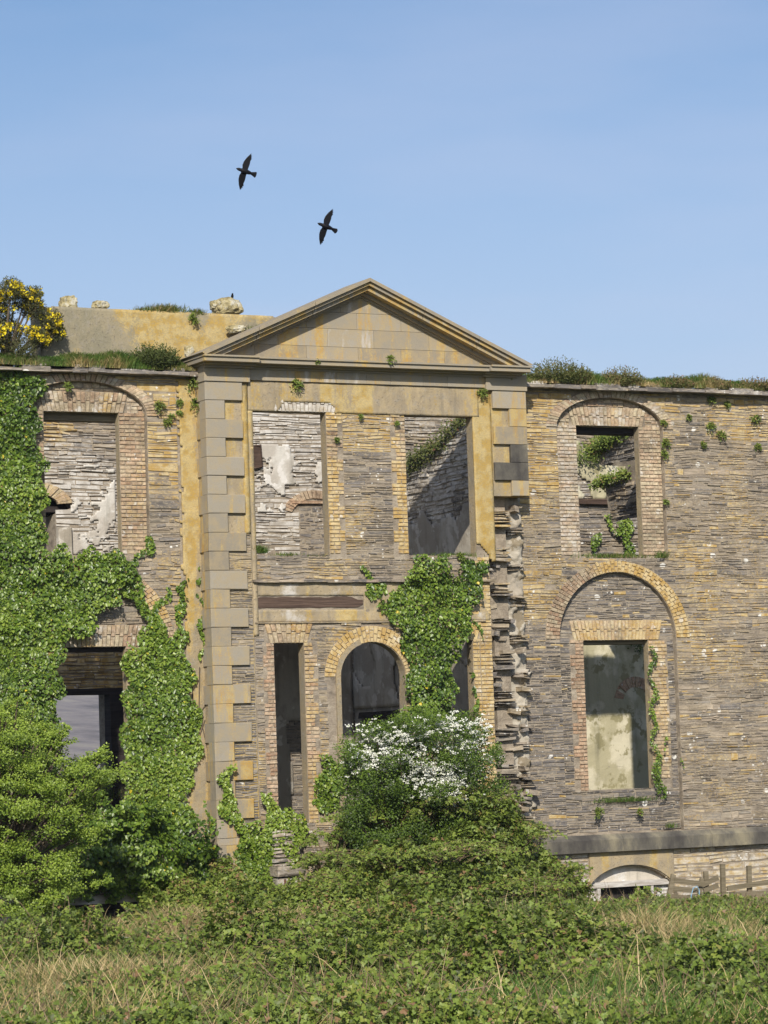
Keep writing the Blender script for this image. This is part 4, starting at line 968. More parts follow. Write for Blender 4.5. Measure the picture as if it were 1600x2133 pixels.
for (px0, px1, pyb, n, hh, tint, lab) in [
    (1105, 1228, 802, 520, .46, .50, 'largest heather clump, on the right wing top against the pediment end'),
    (1262, 1328, 800, 230, .36, .62, 'rounded heather clump above the right wing window'),
    (1368, 1445, 803, 200, .24, .66, 'low heather clump in the middle of the right wing top'),
    (1455, 1520, 806, 140, .24, .66, 'small reddish heather clump third from the right edge of the wall top'),
    (1535, 1610, 812, 170, .26, .70, 'reddish heather clump at the right edge of the photo')]:
    a = P(px0, pyb); b = P(px1, pyb); cx = (a[0]+b[0])/2; rx = (b[0]-a[0])/2
    o = empty('heather_clump', (cx, .1, 10.2), lab, 'heather', 'heather clumps on the right wall top')
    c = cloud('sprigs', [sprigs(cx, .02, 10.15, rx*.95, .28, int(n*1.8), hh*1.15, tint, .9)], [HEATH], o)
o = empty('dark_shrub', (-4.25, .1, 10.2), 'dark rounded shrub on the left wall top in front of the parapet', 'shrub')
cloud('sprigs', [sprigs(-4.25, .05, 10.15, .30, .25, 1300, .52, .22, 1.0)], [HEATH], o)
# ferns and little plants rooted in the masonry
k = 0
fern_spots = [(1480, 832, 'fern just under the coping in the right wing slate', .10), (1512, 842, 'fern right of the topmost one in the right wing slate', .08), (1478, 888, 'fern midway down the right wing slate', .12), (1500, 905, 'fern below the middle one in the right wing slate', .12), (1462, 925, 'lowest fern in the right wing slate', .08), (1570, 872, 'fern near the right edge of the slate wall', .13), (1575, 930, 'lower fern near the right edge of the slate wall', .09),
              (1432, 868, 'tiny fern right of the blind arch shoulder', .07), (330, 845, 'fern between the left window arch and the render strip', .13), (345, 880, 'small fern below its neighbour right of the left window arch', .09), (372, 838, 'small fern left of the render strip', .07), (355, 868, 'tiny fern beside the left window arch', .07), (372, 860, 'tiny fern at the edge of the render strip', .06),
              (405, 795, 'bushy fern under the coping in the corner beside the pilaster', .22), (408, 840, 'fern hanging in the corner beside the pilaster', .16), (402, 662, 'fern growing in the face of the parapet', .12), (1383, 922, 'fern in the right edge joint of the upper blind arch', .12), (1381, 945, 'fern lower in the edge joint of the upper blind arch', .10), (1380, 880, 'fern at the shoulder of the upper blind arch', .08), (1385, 1045, 'small fern low in the edge joint of the upper blind arch', .07), (140, 803, 'little fern under the left blind arch crown', .09), (1245, 1690, 'fern drooping below the lower window sill', .12), (1330, 1690, 'fern under the right end of the lower sill', .08)]
bay_ferns = [(812, 748, 'tuft on the main cornice under the tympanum', .10), (660, 752, 'tiny tuft on the cornice near the left pilaster', .05), (615, 800, 'flat mossy tuft on the frieze above the left bay window', .14), (1003, 818, 'fern where the frieze meets the broken pilaster', .12), (750, 868, 'small tuft above the brick pier between the bay windows', .05), (825, 882, 'tiny tuft right of the brick pier head', .05), (1062, 785, 'small yellow-green tuft on the right capital', .07), (958, 1158, 'tuft on the sill of the right bay window', .09), (700, 915, 'tiny fern on the brick edge of the left bay window', .05)]
for lst, Y0 in ((fern_spots, 0), (bay_ferns, YB-.04)):
    for px, py, lab, r in lst:
        Y = Y0
        if py < 700 and px < 500: Y = .70
        if 'main cornice' in lab or 'on the cornice' in lab: Y = YB-.35
        c = P(px, py, Y); o = empty('wall_fern', (c[0], Y, c[1]), lab, 'fern', 'small ferns rooted in the masonry')
        n = int(14+r*200); cc = np.array([c[0], Y-.02, c[1]])
        d = unit(np.stack([RNG.normal(0, .7, n), -RNG.uniform(.3, 1, n), RNG.normal(.15, .6, n)], 1)); per = 6
        i = np.repeat(np.arange(n), per); t = np.tile(np.linspace(.2, 1, per), n)
        pos = cc+d[i]*(r*t)[:, None]+np.array([0, 0, -1])*(r*.35*t**2)[:, None]; T = unit(d[i]+rn(n*per, .5)); N = rn(n*per, .5)+np.array([0, -.7, .6])
        cloud('fronds', [(L4, pos, N, T, RNG.uniform(.02, .04, n*per)*(1+r*3), .55+RNG.normal(0, .2, n*per), np.full(n*per, .9))], [BRAM], o)
# ferny growth on the ruined cross walls (seen through the upper windows)
def growth(name, pts, lab, cat, n, spread, tint, mat=HEATH, size=(.04, .09)):
    o = empty(name, pts[0], lab, cat); a = np.array(pts, float); i = RNG.integers(0, len(pts)-1, n); t = RNG.random(n)[:, None]
    pos = a[i]*(1-t)+a[i+1]*t+rn(n, spread)*[1, 1, .8]; T = unit(rn(n, .8)+[-.5, -.3, -.2]); N = rn(n, .6)+np.array([-.5, -.7, .5])
    cloud('fronds', [(L4, pos, N, T, RNG.uniform(*size, n), tint+RNG.normal(0, .18, n), np.full(n, .8))], [mat], o); return o
growth('fern_growth', [(3.9, 1.6, 9.95), (3.85, 2.5, 9.65), (3.85, 3.4, 9.25), (3.8, 4.2, 9.08), (3.8, 4.9, 8.92)], 'ferny growth on the sloping cross wall seen in the right bay window', 'ferns', 4200, .13, .5)
growth('fern_growth', [(8.55, 3.2, 9.75), (8.5, 4.0, 9.6), (8.5, 4.5, 9.5), (8.5, 4.8, 9.35)], 'bright ferns hanging behind the lintel of the upper right window', 'ferns', 2600, .12, .62, BRAM)
growth('fern_growth', [(8.5, 3.4, 8.72), (8.5, 4.2, 8.66), (8.5, 4.75, 8.6)], 'ferns on the inner ledge seen in the upper right window', 'ferns', 1500, .07, .6, BRAM)
growth('fern_growth', [(9.9, 7.8, 9.55), (10.9, 7.8, 9.75)], 'dark ferns high on the rear wall behind the upper right window', 'ferns', 700, .13, .3, BRAM)
growth('fern_growth', [(10.9, 7.9, 5.4), (11.4, 7.9, 5.2), (11.8, 7.8, 5.0)], 'dark ferns at the head of the lower right window room', 'ferns', 700, .13, .4, BRAM)

# ---- gorse on the left wall top
def limbs(q, root, tips, r0_=.05, n=6):
    for tp in tips:
        a = Vector(root); b = Vector(tp); m1 = a.lerp(b, .45)+Vector((random.uniform(-.12, .12), random.uniform(-.12, .12), random.uniform(.0, .15)))*((b-a).length*.5)
        pts = []
        for i in range(6):
            t = i/5; pts.append((1-t)**2*a+2*t*(1-t)*m1+t*t*b)
        q.tube(pts, [r0_*(1-.75*i/5) for i in range(6)], n)
go = empty('gorse_bush', (-7.0, .3, 10.2), 'gorse bush full of yellow flowers on the far left wall top', 'gorse bush')
tips = [P(*p, Y) for p, Y in []]
spots = [(0, 640, .3, .32), (30, 690, .2, .30), (55, 625, .35, .26), (75, 640, .3, .24), (15, 605, .3, .22), (110, 665, .3, .22), (125, 690, .3, .17), (95, 700, .3, .2), (40, 740, .2, .3), (-20, 700, .2, .35), (20, 770, .05, .25), (-25, 620, .3, .3), (70, 700, .3, .2), (5, 790, -.1, .2), (45, 600, .3, .15), (78, 610, .3, .15)]
q = MB(); tp = []
for px, py, Y, r in spots:
    c = P(px, py, Y); tp.append((c[0], Y+random.uniform(-.3, .3), c[1]))
limbs(q, (-7.2, .3, 10.15), tp, .04); q.build('branches', TWIG, go)
S = []; SF = []
for (c, (px, py, Y, r)) in zip(tp, spots):
    n = int(5200*r*r/.09*.42); p = unit(rn(n))*(r*RNG.random(n)**.4)[:, None]+np.array(c); S.append((p, rn(n), unit(p-np.array(c)+rn(n, .1))+rn(n, .4)+[0, 0, .3], RNG.uniform(.04, .08, n)))
    if py < 720 or px < 30:
        nf = int(n*(.22 if py < 720 else .07)); 
        # flowers gather on spikes
        nsp = max(3, nf//16); sp_ = unit(rn(nsp)+[0, -.3, .35])*(r*RNG.uniform(.55, 1.05, nsp))[:, None]; ii = RNG.integers(0, nsp, nf)
        SF.append((np.array(c)+sp_[ii]+rn(nf, .022), rn(nf)+[0, -.6, .3], rn(nf), RNG.uniform(.03, .05, nf)))
cat_ = lambda L, i: np.concatenate([s[i] for s in L])
cloud('spines', [(L4, cat_(S, 0), cat_(S, 1), cat_(S, 2), cat_(S, 3), .45+RNG.normal(0, .22, sum(len(s[0]) for s in S)), np.full(sum(len(s[0]) for s in S), .35))], [GORS], go)
nf = sum(len(s[0]) for s in SF)
cloud('flowers', [(L6, cat_(SF, 0), cat_(SF, 1), cat_(SF, 2), cat_(SF, 3), RNG.random(nf), np.full(nf, 1.1))], [GFLO], go)

# ---- stones and the perched bird on the parapet
def rock(name, c, r, lab, seed=0):
    bpy_m = bpy.data.meshes.new(name); import bmesh
    bm = bmesh.new(); bmesh.ops.create_icosphere(bm, subdivisions=4, radius=1)
    for v in bm.verts:
        p = v.co.copy(); d = 1+.24*noise.noise(p*1.3+Vector((seed, 0, 0)))+.18*noise.noise(p*2.9+Vector((0, seed, 0)))-.16*max(0, noise.noise(p*6+Vector((seed, 1, 0))))+.05*noise.noise(p*12)
        bx = Vector([math.copysign(abs(t)**.75, t) for t in p]); v.co = Vector((bx.x*r[0], bx.y*r[1], bx.z*r[2]))*d
    bm.to_mesh(bpy_m); bm.free(); bpy_m.materials.append(BOULD)
    o = link(name, bpy_m, None, c); return tag(o, lab, 'stone', 'loose stones on the parapet')
for (px, py, r, lab, sd, Y) in [(472, 640, (.31, .22, .175), 'big lichened block on the parapet with a small bird on it', 1, .95), (142, 634, (.19, .15, .16), 'pale jagged stone near the left end of the parapet', 5, .95), (208, 636, (.17, .13, .09), 'flat wedge of stone right of the pale jagged one', 9, .95), (492, 686, (.19, .12, .09), 'white rounded stone low against the parapet behind the pediment slope', 14, .5), (394, 733, (.09, .08, .12), 'small white upright stone beside the grass at the pediment foot', 20, .3), (450, 636, (.12, .14, .10), 'small stone leaning on the big lichened block', 24, .95)]:
    c = P(px, py, Y); rock('loose_stone', (c[0], Y, c[1]), r, lab, sd)

# ---- birds
def remesh(o, vs):
    md = o.modifiers.new('merge', 'REMESH'); md.mode = 'VOXEL'; md.voxel_size = vs; md.use_smooth_shade = True
def bird(name, px, py, dist, ang, scale, lab, variant=0):
    """crow gliding: x = along wings, y = towards the head, z = back"""
    q = MB()
    prof = [(.24, .004), (.215, .018), (.19, .032), (.16, .038), (.12, .040), (.06, .058), (-.02, .062), (-.10, .048), (-.17, .026), (-.2, .015)]
    q.tube([(0, y, 0) for y, r in prof], [r for y, r in prof], 12)
    def wing_(s):
        le = [(.0, .085), (.12, .115), (.24, .10), (.33, .055), (.43, .0)]
        pts = [(0, .09), (.13, .135), (.22, .125), (.33, .075), (.445, -.005), (.452, -.02), (.40, -.005), (.425, -.05), (.375, -.025), (.385, -.07), (.335, -.045), (.335, -.085), (.28, -.06), (.2, -.075), (.1, -.07), (0, -.06)]
        pts = [(x*s*1.04, y*.80-(.10*x*x if s > 0 or not variant else -.05*x+.16*x*x)) for x, y in pts]; k = len(pts)
        vs = [(x, y, .02+.10*abs(x)+.008) for x, y in pts]+[(x, y, .02+.10*abs(x)-.008) for x, y in pts]
        o = len(q.v); q.v += vs; q.a += [(.5, 0, 0)]*len(vs)
        for t in tessellate_polygon([[Vector((x, y, 0)) for x, y in pts]]): q.f.append(tuple(o+i for i in t)); q.f.append(tuple(o+k+i for i in reversed(t))); q.k += [0, 0]
        for i in range(k): j = (i+1) % k; q.f.append((o+i, o+j, o+k+j, o+k+i)); q.k.append(0)
    wing_(1); wing_(-1)
    tl = [(-.02, -.12), (.02, -.12), (.075, -.27), (.045, -.285), (0, -.29), (-.045, -.285), (-.075, -.27)]
    if variant: tl = [(-.02, -.12), (.02, -.12), (.085, -.26), (.045, -.29), (0, -.30), (-.04, -.28), (-.05, -.27)]
    k = len(tl); o_ = len(q.v); q.v += [(x, y, .009) for x, y in tl]+[(x, y, -.007) for x, y in tl]; q.a += [(.5, 0, 0)]*2*k
    q.f += [tuple(o_+i for i in range(k)), tuple(o_+k+i for i in reversed(range(k)))]+[(o_+i, o_+(i+1) % k, o_+k+(i+1) % k, o_+k+i) for i in range(k)]; q.k += [0]*(k+2)
    o = q.build(name, FEATH); remesh(o, .0075); tag(o, lab, 'bird', 'black birds gliding over the ruin')
    pos = CAM+ray(px, py)*dist
    # head direction in the picture plane is `ang` (degrees from right, counter-clockwise)
    a = math.radians(ang); hy = (RT*math.cos(a)+UP*math.sin(a)-fw*.28).normalized()
    bz = (-fw-hy*(-fw).dot(hy)).normalized()*-1      # back turned away from us: we see the underside
    wx = hy.cross(bz)
    mm = o.matrix_world.copy()
    for i in range(3): mm[i][0], mm[i][1], mm[i][2], mm[i][3] = wx[i]*scale, hy[i]*scale, bz[i]*scale, pos[i]
    o.matrix_world = mm; return o
bird('black_bird', 511, 357, 66, 163, .95, 'upper left of the two black birds gliding in the sky')
bird('black_bird', 680, 472, 66, 160, .95, 'lower right of the two black birds gliding, with a wedge tail', 1)
c = P(484, 620, .93)
q = MB(); q.tube([(0, .06, .02), (0, .04, .05), (0, 0, .09), (0, -.01, .13), (0, -.015, .155), (0, -.03, .165), (0, -.065, .16)], [.008, .025, .038, .034, .024, .024, .004], 10)
q.tube([(0, .03, .05), (0, .09, -.01), (0, .12, -.05)], [.018, .014, .01], 6); q.tube([(.012, 0, .06), (.012, -.005, 0)], [.006, .004], 5); q.tube([(-.012, 0, .06), (-.012, -.005, 0)], [.006, .004], 5)
o = q.build('perched_bird', FEATH, None, (c[0], .93, c[1]-.05)); remesh(o, .006); o.scale = (.75, .75, .75); tag(o, 'small dark bird perched on the big parapet block', 'bird')

# ------------------------------------------------------------------ wooden gate, pallet and fence
def board(q, a, b, wdt, th, tilt=(0, 0, 1)):
    a, b = Vector(a), Vector(b); d = (b-a).normalized(); up = Vector(tilt); s = d.cross(up).normalized(); up = s.cross(d)
    vs = [p+up*u*wdt/2+s*v*th/2 for p in (a, b) for u, v in ((-1, -1), (1, -1), (1, 1), (-1, 1))]
    q.add(vs, [(0, 1, 2, 3), (7, 6, 5, 4)]+[((i+1) % 4, i, 4+i, 4+(i+1) % 4) for i in range(4)])
def p3(px, py, Y): c = P(px, py, Y); return (c[0], Y, c[1])
gt = empty('wooden_pallet', p3(1395, 1900, -2.4), 'weathered slatted pallet leaning over in the brambles by the cellar window', 'pallet')
q = MB(); board(q, p3(1403, 1822, -2.45), p3(1384, 1915, -2.6), .10, .05, (1, 0, .2)); q.build('post', GREYWOOD, gt)
q = MB(); board(q, p3(1462, 1830, -2.4), p3(1452, 1905, -2.5), .08, .05, (1, 0, .2)); q.build('post', GREYWOOD, gt)
for (a, b) in [((1404, 1834), (1468, 1842)), ((1400, 1851), (1462, 1856)), ((1395, 1867), (1455, 1873)), ((1392, 1884), (1440, 1888))]:
    q = MB(); board(q, p3(*a, -2.5), p3(*b, -2.5), .105, .022); q.build('slat', GREYWOOD, gt)
fe = empty('wooden_fence', p3(1500, 1880, -2.2), 'grey wooden fence with two rails running to the right edge', 'fence')
for (x, y0, y1) in [(1505, 1800, 1885), (1560, 1803, 1885), (1470, 1815, 1885), (1640, 1800, 1885)]:
    q = MB(); board(q, p3(x, y0, -2.1), p3(x+2, y1, -2.1), .10, .06, (1, 0, 0)); q.build('post', GREYWOOD, fe)
for (a, b) in [((1515, 1851), (1640, 1831)), ((1520, 1864), (1640, 1858)), ((1466, 1842), (1496, 1828)), ((1466, 1856), (1496, 1844))]:
    q = MB(); board(q, p3(*a, -2.18), p3(*b, -2.18), .10, .03); q.build('rail', GREYWOOD, fe)
q = MB(); q.tube([p3(1439, 1888, -2.62), p3(1440, 1865, -2.62), p3(1444, 1850, -2.62), p3(1452, 1846, -2.62), p3(1457, 1855, -2.62), p3(1456, 1875, -2.62)], [.012]*6, 6)
tag(q.build('blue_rope', simple('blue_rope', (.25, .42, .55))), 'loop of pale blue rope hanging on the leaning pallet', 'rope')

# ------------------------------------------------------------------ bushes
def mound_leaves(cx, cy, rx, ry, zb, hgt, n, size, tint, tri=True, power=2.0, seed=0.0, lump=.42):
    m_ = max(1, n//9); a = RNG.uniform(0, 2*math.pi, m_); r = RNG.random(m_)**.5
    x = cx+rx*r*np.cos(a); y = cy+ry*r*np.sin(a); p = np.stack([x, y, x*0], 1)
    lp = lump*(vnoise(p, 2.1, seed)+.7*vnoise(p, 5.0, seed+2))
    z = zb+hgt*(1-r**power)*(1+lp)+.07*vnoise(p, 9, seed)-RNG.exponential(.09, m_)+RNG.normal(0, .05, m_)+.22*(RNG.random(m_) < .06)*RNG.random(m_)
    nr = unit(np.stack([np.cos(a)*r**(power-1)*hgt/rx*power*.5, np.sin(a)*r**(power-1)*hgt/ry*power*.5, np.full(m_, .8)], 1))
    tt = tint+.15*vnoise(p, 1.6, seed+5)+RNG.normal(0, .11, m_); tt[RNG.random(m_) < .05] = .96
    ii = np.repeat(np.arange(m_), 9); off = rn(len(ii), .055)*[1, 1, .8]
    return leaflets(np.stack([x, y, z], 1)[ii]+off, nr[ii]+off*7+rn(len(ii), .2), size, tt[ii], tri)
def leaflets(pos, nr, size, tint, tri=True):
    n = len(pos); N = unit(nr+rn(n, .45)); T = unit(rn(n, .7)+[0, -.3, -.1]); s = RNG.uniform(size[0], size[1], n)
    tint = tint+RNG.normal(0, .15, n)
    if not tri: return (L4, pos, N, T, s, tint, np.full(n, 1.2))
    B = unit(np.cross(T, N)); T0 = np.cross(N, B); out = []
    for c, s_, k in ((1, 0, 1.0), (.15, .98, .85), (.15, -.98, .85)):
        out.append((pos, N+rn(n, .12), T0*c+B*s_, s*k, tint))
    return (L4, np.concatenate([o[0] for o in out]), np.concatenate([o[1] for o in out]), np.concatenate([o[2] for o in out]), np.concatenate([o[3] for o in out]), np.concatenate([o[4] for o in out]), np.full(3*n, 1.25))
def merge(L): return tuple(np.concatenate([s[i] for s in L]) if i else L[0][0] for i in range(7))
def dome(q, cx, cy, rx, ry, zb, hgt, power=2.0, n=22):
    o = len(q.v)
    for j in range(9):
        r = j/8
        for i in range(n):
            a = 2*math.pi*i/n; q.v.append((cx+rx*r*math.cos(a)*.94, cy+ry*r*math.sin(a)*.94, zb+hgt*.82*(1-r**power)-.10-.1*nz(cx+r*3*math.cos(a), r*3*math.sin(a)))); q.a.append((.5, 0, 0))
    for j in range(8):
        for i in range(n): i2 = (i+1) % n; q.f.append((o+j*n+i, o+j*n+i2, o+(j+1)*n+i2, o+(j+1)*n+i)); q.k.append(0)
UNDER = simple('painted_leaf_shade', (.03, .032, .014), 1.0, .1)  # near-black fill paints the shade in the gaps between leaves
def canes(cx, cy, zb, rx, ry, h, nc, tint, size=(.03, .055), per=26, up=1.0):
    q = MB(); P0 = []
    for i in range(nc):
        a = random.uniform(0, 2*math.pi); r = random.random()**.6; bx, by = cx+rx*r*.6*math.cos(a), cy+ry*r*.6*math.sin(a)
        d = a+random.uniform(-.8, .8); L = random.uniform(.35, .8)*max(rx, .5); H = h*(1-.5*r*r)*random.uniform(.75, 1.25)
        pts = [(bx+math.cos(d)*L*t, by+math.sin(d)*L*t, zb+H*(1-(1-1.5*t)**2 if t < .67 else 1-1.3*(t-.67)**2*3)*up) for t in [j/8 for j in range(9)]]
        q.tube(pts, [.007*(1-.7*j/8) for j in range(9)], 4)
        for _ in range(per):
            t = random.uniform(.25, 1)*8; j = min(7, int(t)); f = t-j; P0.append([pts[j][k]*(1-f)+pts[j+1][k]*f+random.gauss(0, .018) for k in range(3)])
    P0 = np.array(P0); return q, leaflets(P0, np.tile([0, -.5, .8], (len(P0), 1)), size, np.full(len(P0), tint))
# the big bramble heap in front of the bay
bh = empty('bramble_thicket', (.4, -2.6, -.4), 'big heap of brambles piled in front of the doorway', 'brambles')
q = MB(); L = []
prof_x = [590, 640, 700, 760, 1000, 1050, 1110, 1160, 1215]; prof_y = [1765, 1740, 1715, 1690, 1665, 1705, 1760, 1815, 1885]
for i in range(58):
    px = random.uniform(705, 1195); Y = -1.7-4.3*random.random()**1.1; py = float(np.interp(px, prof_x, prof_y))+(-Y-1.7)*random.uniform(38, 56)+random.uniform(-8, 26)
    if py > 1905: continue
    cx, cz = P(px, py, Y); rx = random.uniform(.45, .95); zb = -.75; hg = max(.35, cz-zb)
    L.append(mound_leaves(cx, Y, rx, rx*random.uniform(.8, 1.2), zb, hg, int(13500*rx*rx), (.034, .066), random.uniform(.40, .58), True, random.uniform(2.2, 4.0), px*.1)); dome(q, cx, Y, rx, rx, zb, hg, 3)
cq = MB()
for (px, py, Y, rx, ry, h, nc) in [(820, 1710, -2.6, 1.4, 1.0, .40, 55), (940, 1680, -2.7, 1.4, 1.0, .45, 50), (1040, 1755, -3.2, 1.2, 1.0, .42, 45), (1120, 1830, -3.5, 1.0, 1.0, .4, 40), (690, 1760, -2.6, .6, .8, .35, 26), (680, 1810, -3.6, .7, .9, .35, 26), (860, 1790, -4.4, 2.0, 1.2, .35, 60), (760, 1850, -5, 1.6, 1, .35, 40), (1010, 1860, -5.3, 1.8, 1, .35, 45)]:
    c = P(px, py, Y); q2, l2 = canes(c[0], Y, c[1]-.1, rx, ry, h, nc, .62); L.append(l2)
    o_ = len(cq.v); cq.v += q2.v; cq.a += q2.a; cq.f += [tuple(i+o_ for i in f) for f in q2.f]; cq.k += q2.k
cloud('leaves', [merge(L)], [BRAM], bh); q.build('painted_shade_core', UNDER, bh, smooth=True); cq.build('canes', CANE, bh)

b2 = empty('bramble_thicket', (-2.9, -3, -.5), 'low brownish brambles spreading along the foot of the toothed pilaster', 'brambles')
q = MB(); L = []
for (px, py, Y, rx) in [(375, 1868, -2.4, .6), (420, 1858, -2.8, .6), (465, 1838, -2.6, .6), (505, 1836, -3.2, .55), (540, 1852, -3.6, .6), (600, 1866, -3.2, .6), (650, 1852, -3.0, .6), (690, 1838, -3.6, .7), (480, 1868, -4.6, .8), (570, 1876, -5.0, .7), (640, 1880, -5.6, .8), (330, 1884, -3.6, .6), (730, 1865, -6, .8)]:
    cx, cz = P(px, py, Y); zb = gz(cx, Y)-.1; hg = max(.2, cz-zb); L.append(mound_leaves(cx, Y, rx, rx, zb, hg, int(14000*rx*rx), (.030, .055), .60, True, 2.6, px*.1, .5)); dome(q, cx, Y, rx, rx, zb, hg, 3)
    q2, l2 = canes(cx, Y, zb+hg*.5, rx, rx, hg*.65, 14, .66); L.append(l2)
cloud('leaves', [merge(L)], [BRAM], b2); q.build('painted_shade_core', UNDER, b2, smooth=True)
def spray_tree(root, sprays, leafn, lsize, flat, tint, matL, trunk_r, leaf_w=1.1, n_scale=1.0):
    pos = []; nn = []; tt = []; ss = []; ti = []
    for (c, r, out) in sprays:
        n = int(leafn*n_scale*(r/.4)**2)
        d = unit(rn(n))*(RNG.random(n)**.5)[:, None]*r; d[:, 2] *= flat
        # leaves strung along little twigs pointing outwards/upwards
        p = np.array(c)+d+np.array(out)*(RNG.random(n)-.5)[:, None]*r*.8
        pos.append(p); nn.append(rn(n, .5)+[-.2, -.7, .7]); tt.append(rn(n, .7)+np.array(out)); ss.append(RNG.uniform(lsize[0], lsize[1], n))
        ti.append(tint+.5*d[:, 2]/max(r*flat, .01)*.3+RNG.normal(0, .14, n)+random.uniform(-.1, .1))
    n = sum(len(a) for a in pos)
    return (L4, np.concatenate(pos), np.concatenate(nn), np.concatenate(tt), np.concatenate(ss), np.concatenate(ti), np.full(n, leaf_w))
# flowering hawthorn
ht = empty('flowering_hawthorn', (-.1, -2.3, .2), 'hawthorn bush covered with white blossom in front of the arched doorway', 'hawthorn')
sp1 = []
for i in range(330):
    px, py = random.uniform(722, 1045), random.uniform(1485, 1765)
    top = 1490+45*((px-880)/140)**2 if px < 1005 else 1560
    if px < 745: top = max(top, 1540)
    if py < top: continue
    Y = -2.6+random.uniform(-.9, .7); c = P(px, py, Y); r = random.uniform(.16, .34); sp1.append(((c[0], Y, c[1]), r, ((px-870)/400, -.3, .15)))
for px, py in [(740, 1570), (735, 1600), (990, 1490), (965, 1500), (1010, 1530), (760, 1520), (1030, 1580), (985, 1580), (1040, 1640)]:
    c = P(px, py, -2.7); sp1.append(((c[0], -2.7, c[1]), .2, ((px-870)/300, -.2, .2)))
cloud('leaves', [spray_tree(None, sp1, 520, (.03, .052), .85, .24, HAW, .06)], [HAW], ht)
q = MB(); limbs(q, (-.1, -1.9, -.3), [s[0] for s in sp1[::12]], .035); q.build('branches', TWIG, ht)
fl = []
bands = [((750, 1512), (860, 1540), 26), ((790, 1545), (960, 1520), 40), ((850, 1515), (960, 1500), 30), ((735, 1575), (830, 1560), 40), ((760, 1585), (880, 1575), 34), ((880, 1565), (1000, 1545), 42), ((860, 1600), (960, 1590), 30), ((900, 1615), (950, 1625), 26), ((840, 1620), (900, 1630), 22), ((885, 1650), (960, 1660), 34), ((930, 1640), (965, 1632), 18), ((985, 1505), (1010, 1520), 16), ((980, 1560), (1020, 1585), 14), ((740, 1615), (755, 1600), 8), ((760, 1545), (790, 1530), 14), ((870, 1655), (1010, 1650), 12), ((730, 1600), (1010, 1600), 26), ((760, 1640), (1020, 1600), 16)]
for (a, b, n) in bands:
    for i in range(int(n*1.7)):
        t = R(); px = a[0]+(b[0]-a[0])*t+random.gauss(0, 13); py = a[1]+(b[1]-a[1])*t+random.gauss(0, 9); Y = -3.25+random.uniform(-.15, .25); c = P(px, py, Y); fl.append((c[0], Y, c[1], random.uniform(.035, .07)))
pos = []; 
for x, y, z, r in fl:
    k = int(5+r*120); d = rn(k, r*.55)*[1, 1, .45]; pos.append(np.array([x, y, z])+d)
pos = np.concatenate(pos); n = len(pos)
cloud('blossom', [(FLW, pos, rn(n, .45)+[-.1, -.7, .7], rn(n), RNG.uniform(.024, .036, n), RNG.random(n), np.full(n, 1.0))], [BLOS], ht)
# leafy support under the blossom
# light-green hawthorn at the left edge
lt = empty('hawthorn_tree', (-9.0, -3.2, -.4), 'bright green leafy tree with layered sprays at the left edge', 'tree')
sp2 = []
for i in range(430):
    px = random.uniform(-110, 225); py = random.uniform(1470, 1900)
    lim = 1480+max(0, px)*.55 if px < 130 else 1570+abs(px-190)*.6
    if py < lim+random.uniform(-6, 25): continue
    if px > 130+.12*(py-1560) and py > 1640: continue
    Y = -3.4+random.uniform(-1.1, .8); c = P(px, py, Y); sp2.append(((c[0], Y, c[1]), random.uniform(.12, .38), (.45, -.25, .22)))
for px, py in [(205, 1583), (190, 1590), (175, 1600), (200, 1612), (185, 1620), (165, 1615), (150, 1612), (135, 1590), (140, 1632), (60, 1502), (90, 1512), (110, 1562), (118, 1575), (30, 1490)]:
    c = P(px, py, -3.6); sp2.append(((c[0], -3.6, c[1]), .16, (.9, -.2, .45)))
for i in range(46):
    t = R(); bx_, by_ = (random.uniform(-20, 200), 0); by_ = (1482+max(0, bx_)*.55 if bx_ < 130 else 1575+abs(bx_-190)*.6) if R() < .6 else random.uniform(1600, 1860)
    if by_ > 1600: bx_ = 150+.12*(by_-1560)+random.uniform(-25, 15)
    dx, dy = random.uniform(14, 34), random.uniform(-26, 2)
    for k in range(4):
        c = P(bx_+dx*k*.45, by_+dy*k*.45+6, -3.7); sp2.append(((c[0], -3.7+random.uniform(-.15, .1), c[1]), .15-.022*k, (.9, -.2, .4)))
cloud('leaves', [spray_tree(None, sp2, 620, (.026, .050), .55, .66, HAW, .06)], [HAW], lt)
q = MB(); q.tube([(-9.0, -3.2, -.6), (-8.95, -3.25, .6), (-8.8, -3.3, 1.3)], [.14, .11, .08], 8); limbs(q, (-8.95, -3.25, .5), [s[0] for s in sp2[::5]], .045); q.build('trunk', TWIG, lt)

# ------------------------------------------------------------------ foreground
FH = Vector((math.sin(YAW), math.cos(YAW), 0)); RH = Vector((math.cos(YAW), -math.sin(YAW), 0))
def field(n, t0, t1, marg=2.0, pw=1.0):
    t0 -= 5; n = int(n*1.55); marg += 2.5
    t = t0+(t1-t0)*RNG.random(n)**pw; s = RNG.uniform(-1, 1, n)*(.134*t+marg)
    x = CAM.x+FH.x*t+RH.x*s; y = CAM.y+FH.y*t+RH.y*s; return x, y
def gzn(x, y): return -.55+.036*np.clip(-y-1.0, 0, None)-.5*np.clip((y+5)/3, 0, 1)*np.clip((x-4)/1.0, 0, 1)
def blob(x, y, px, py, r, z=-.1):
    c = G(px, py, z); return np.exp(-(((x-c[0])**2+(y-c[1])**2)/r**2))
def gpos(px, py, z=None):
    z = 0 if z is None else z
    for _ in range(6):
        c = G(px, py, z); z = -.55+.036*max(0, -c[1]-1)
    return c[0], c[1], z
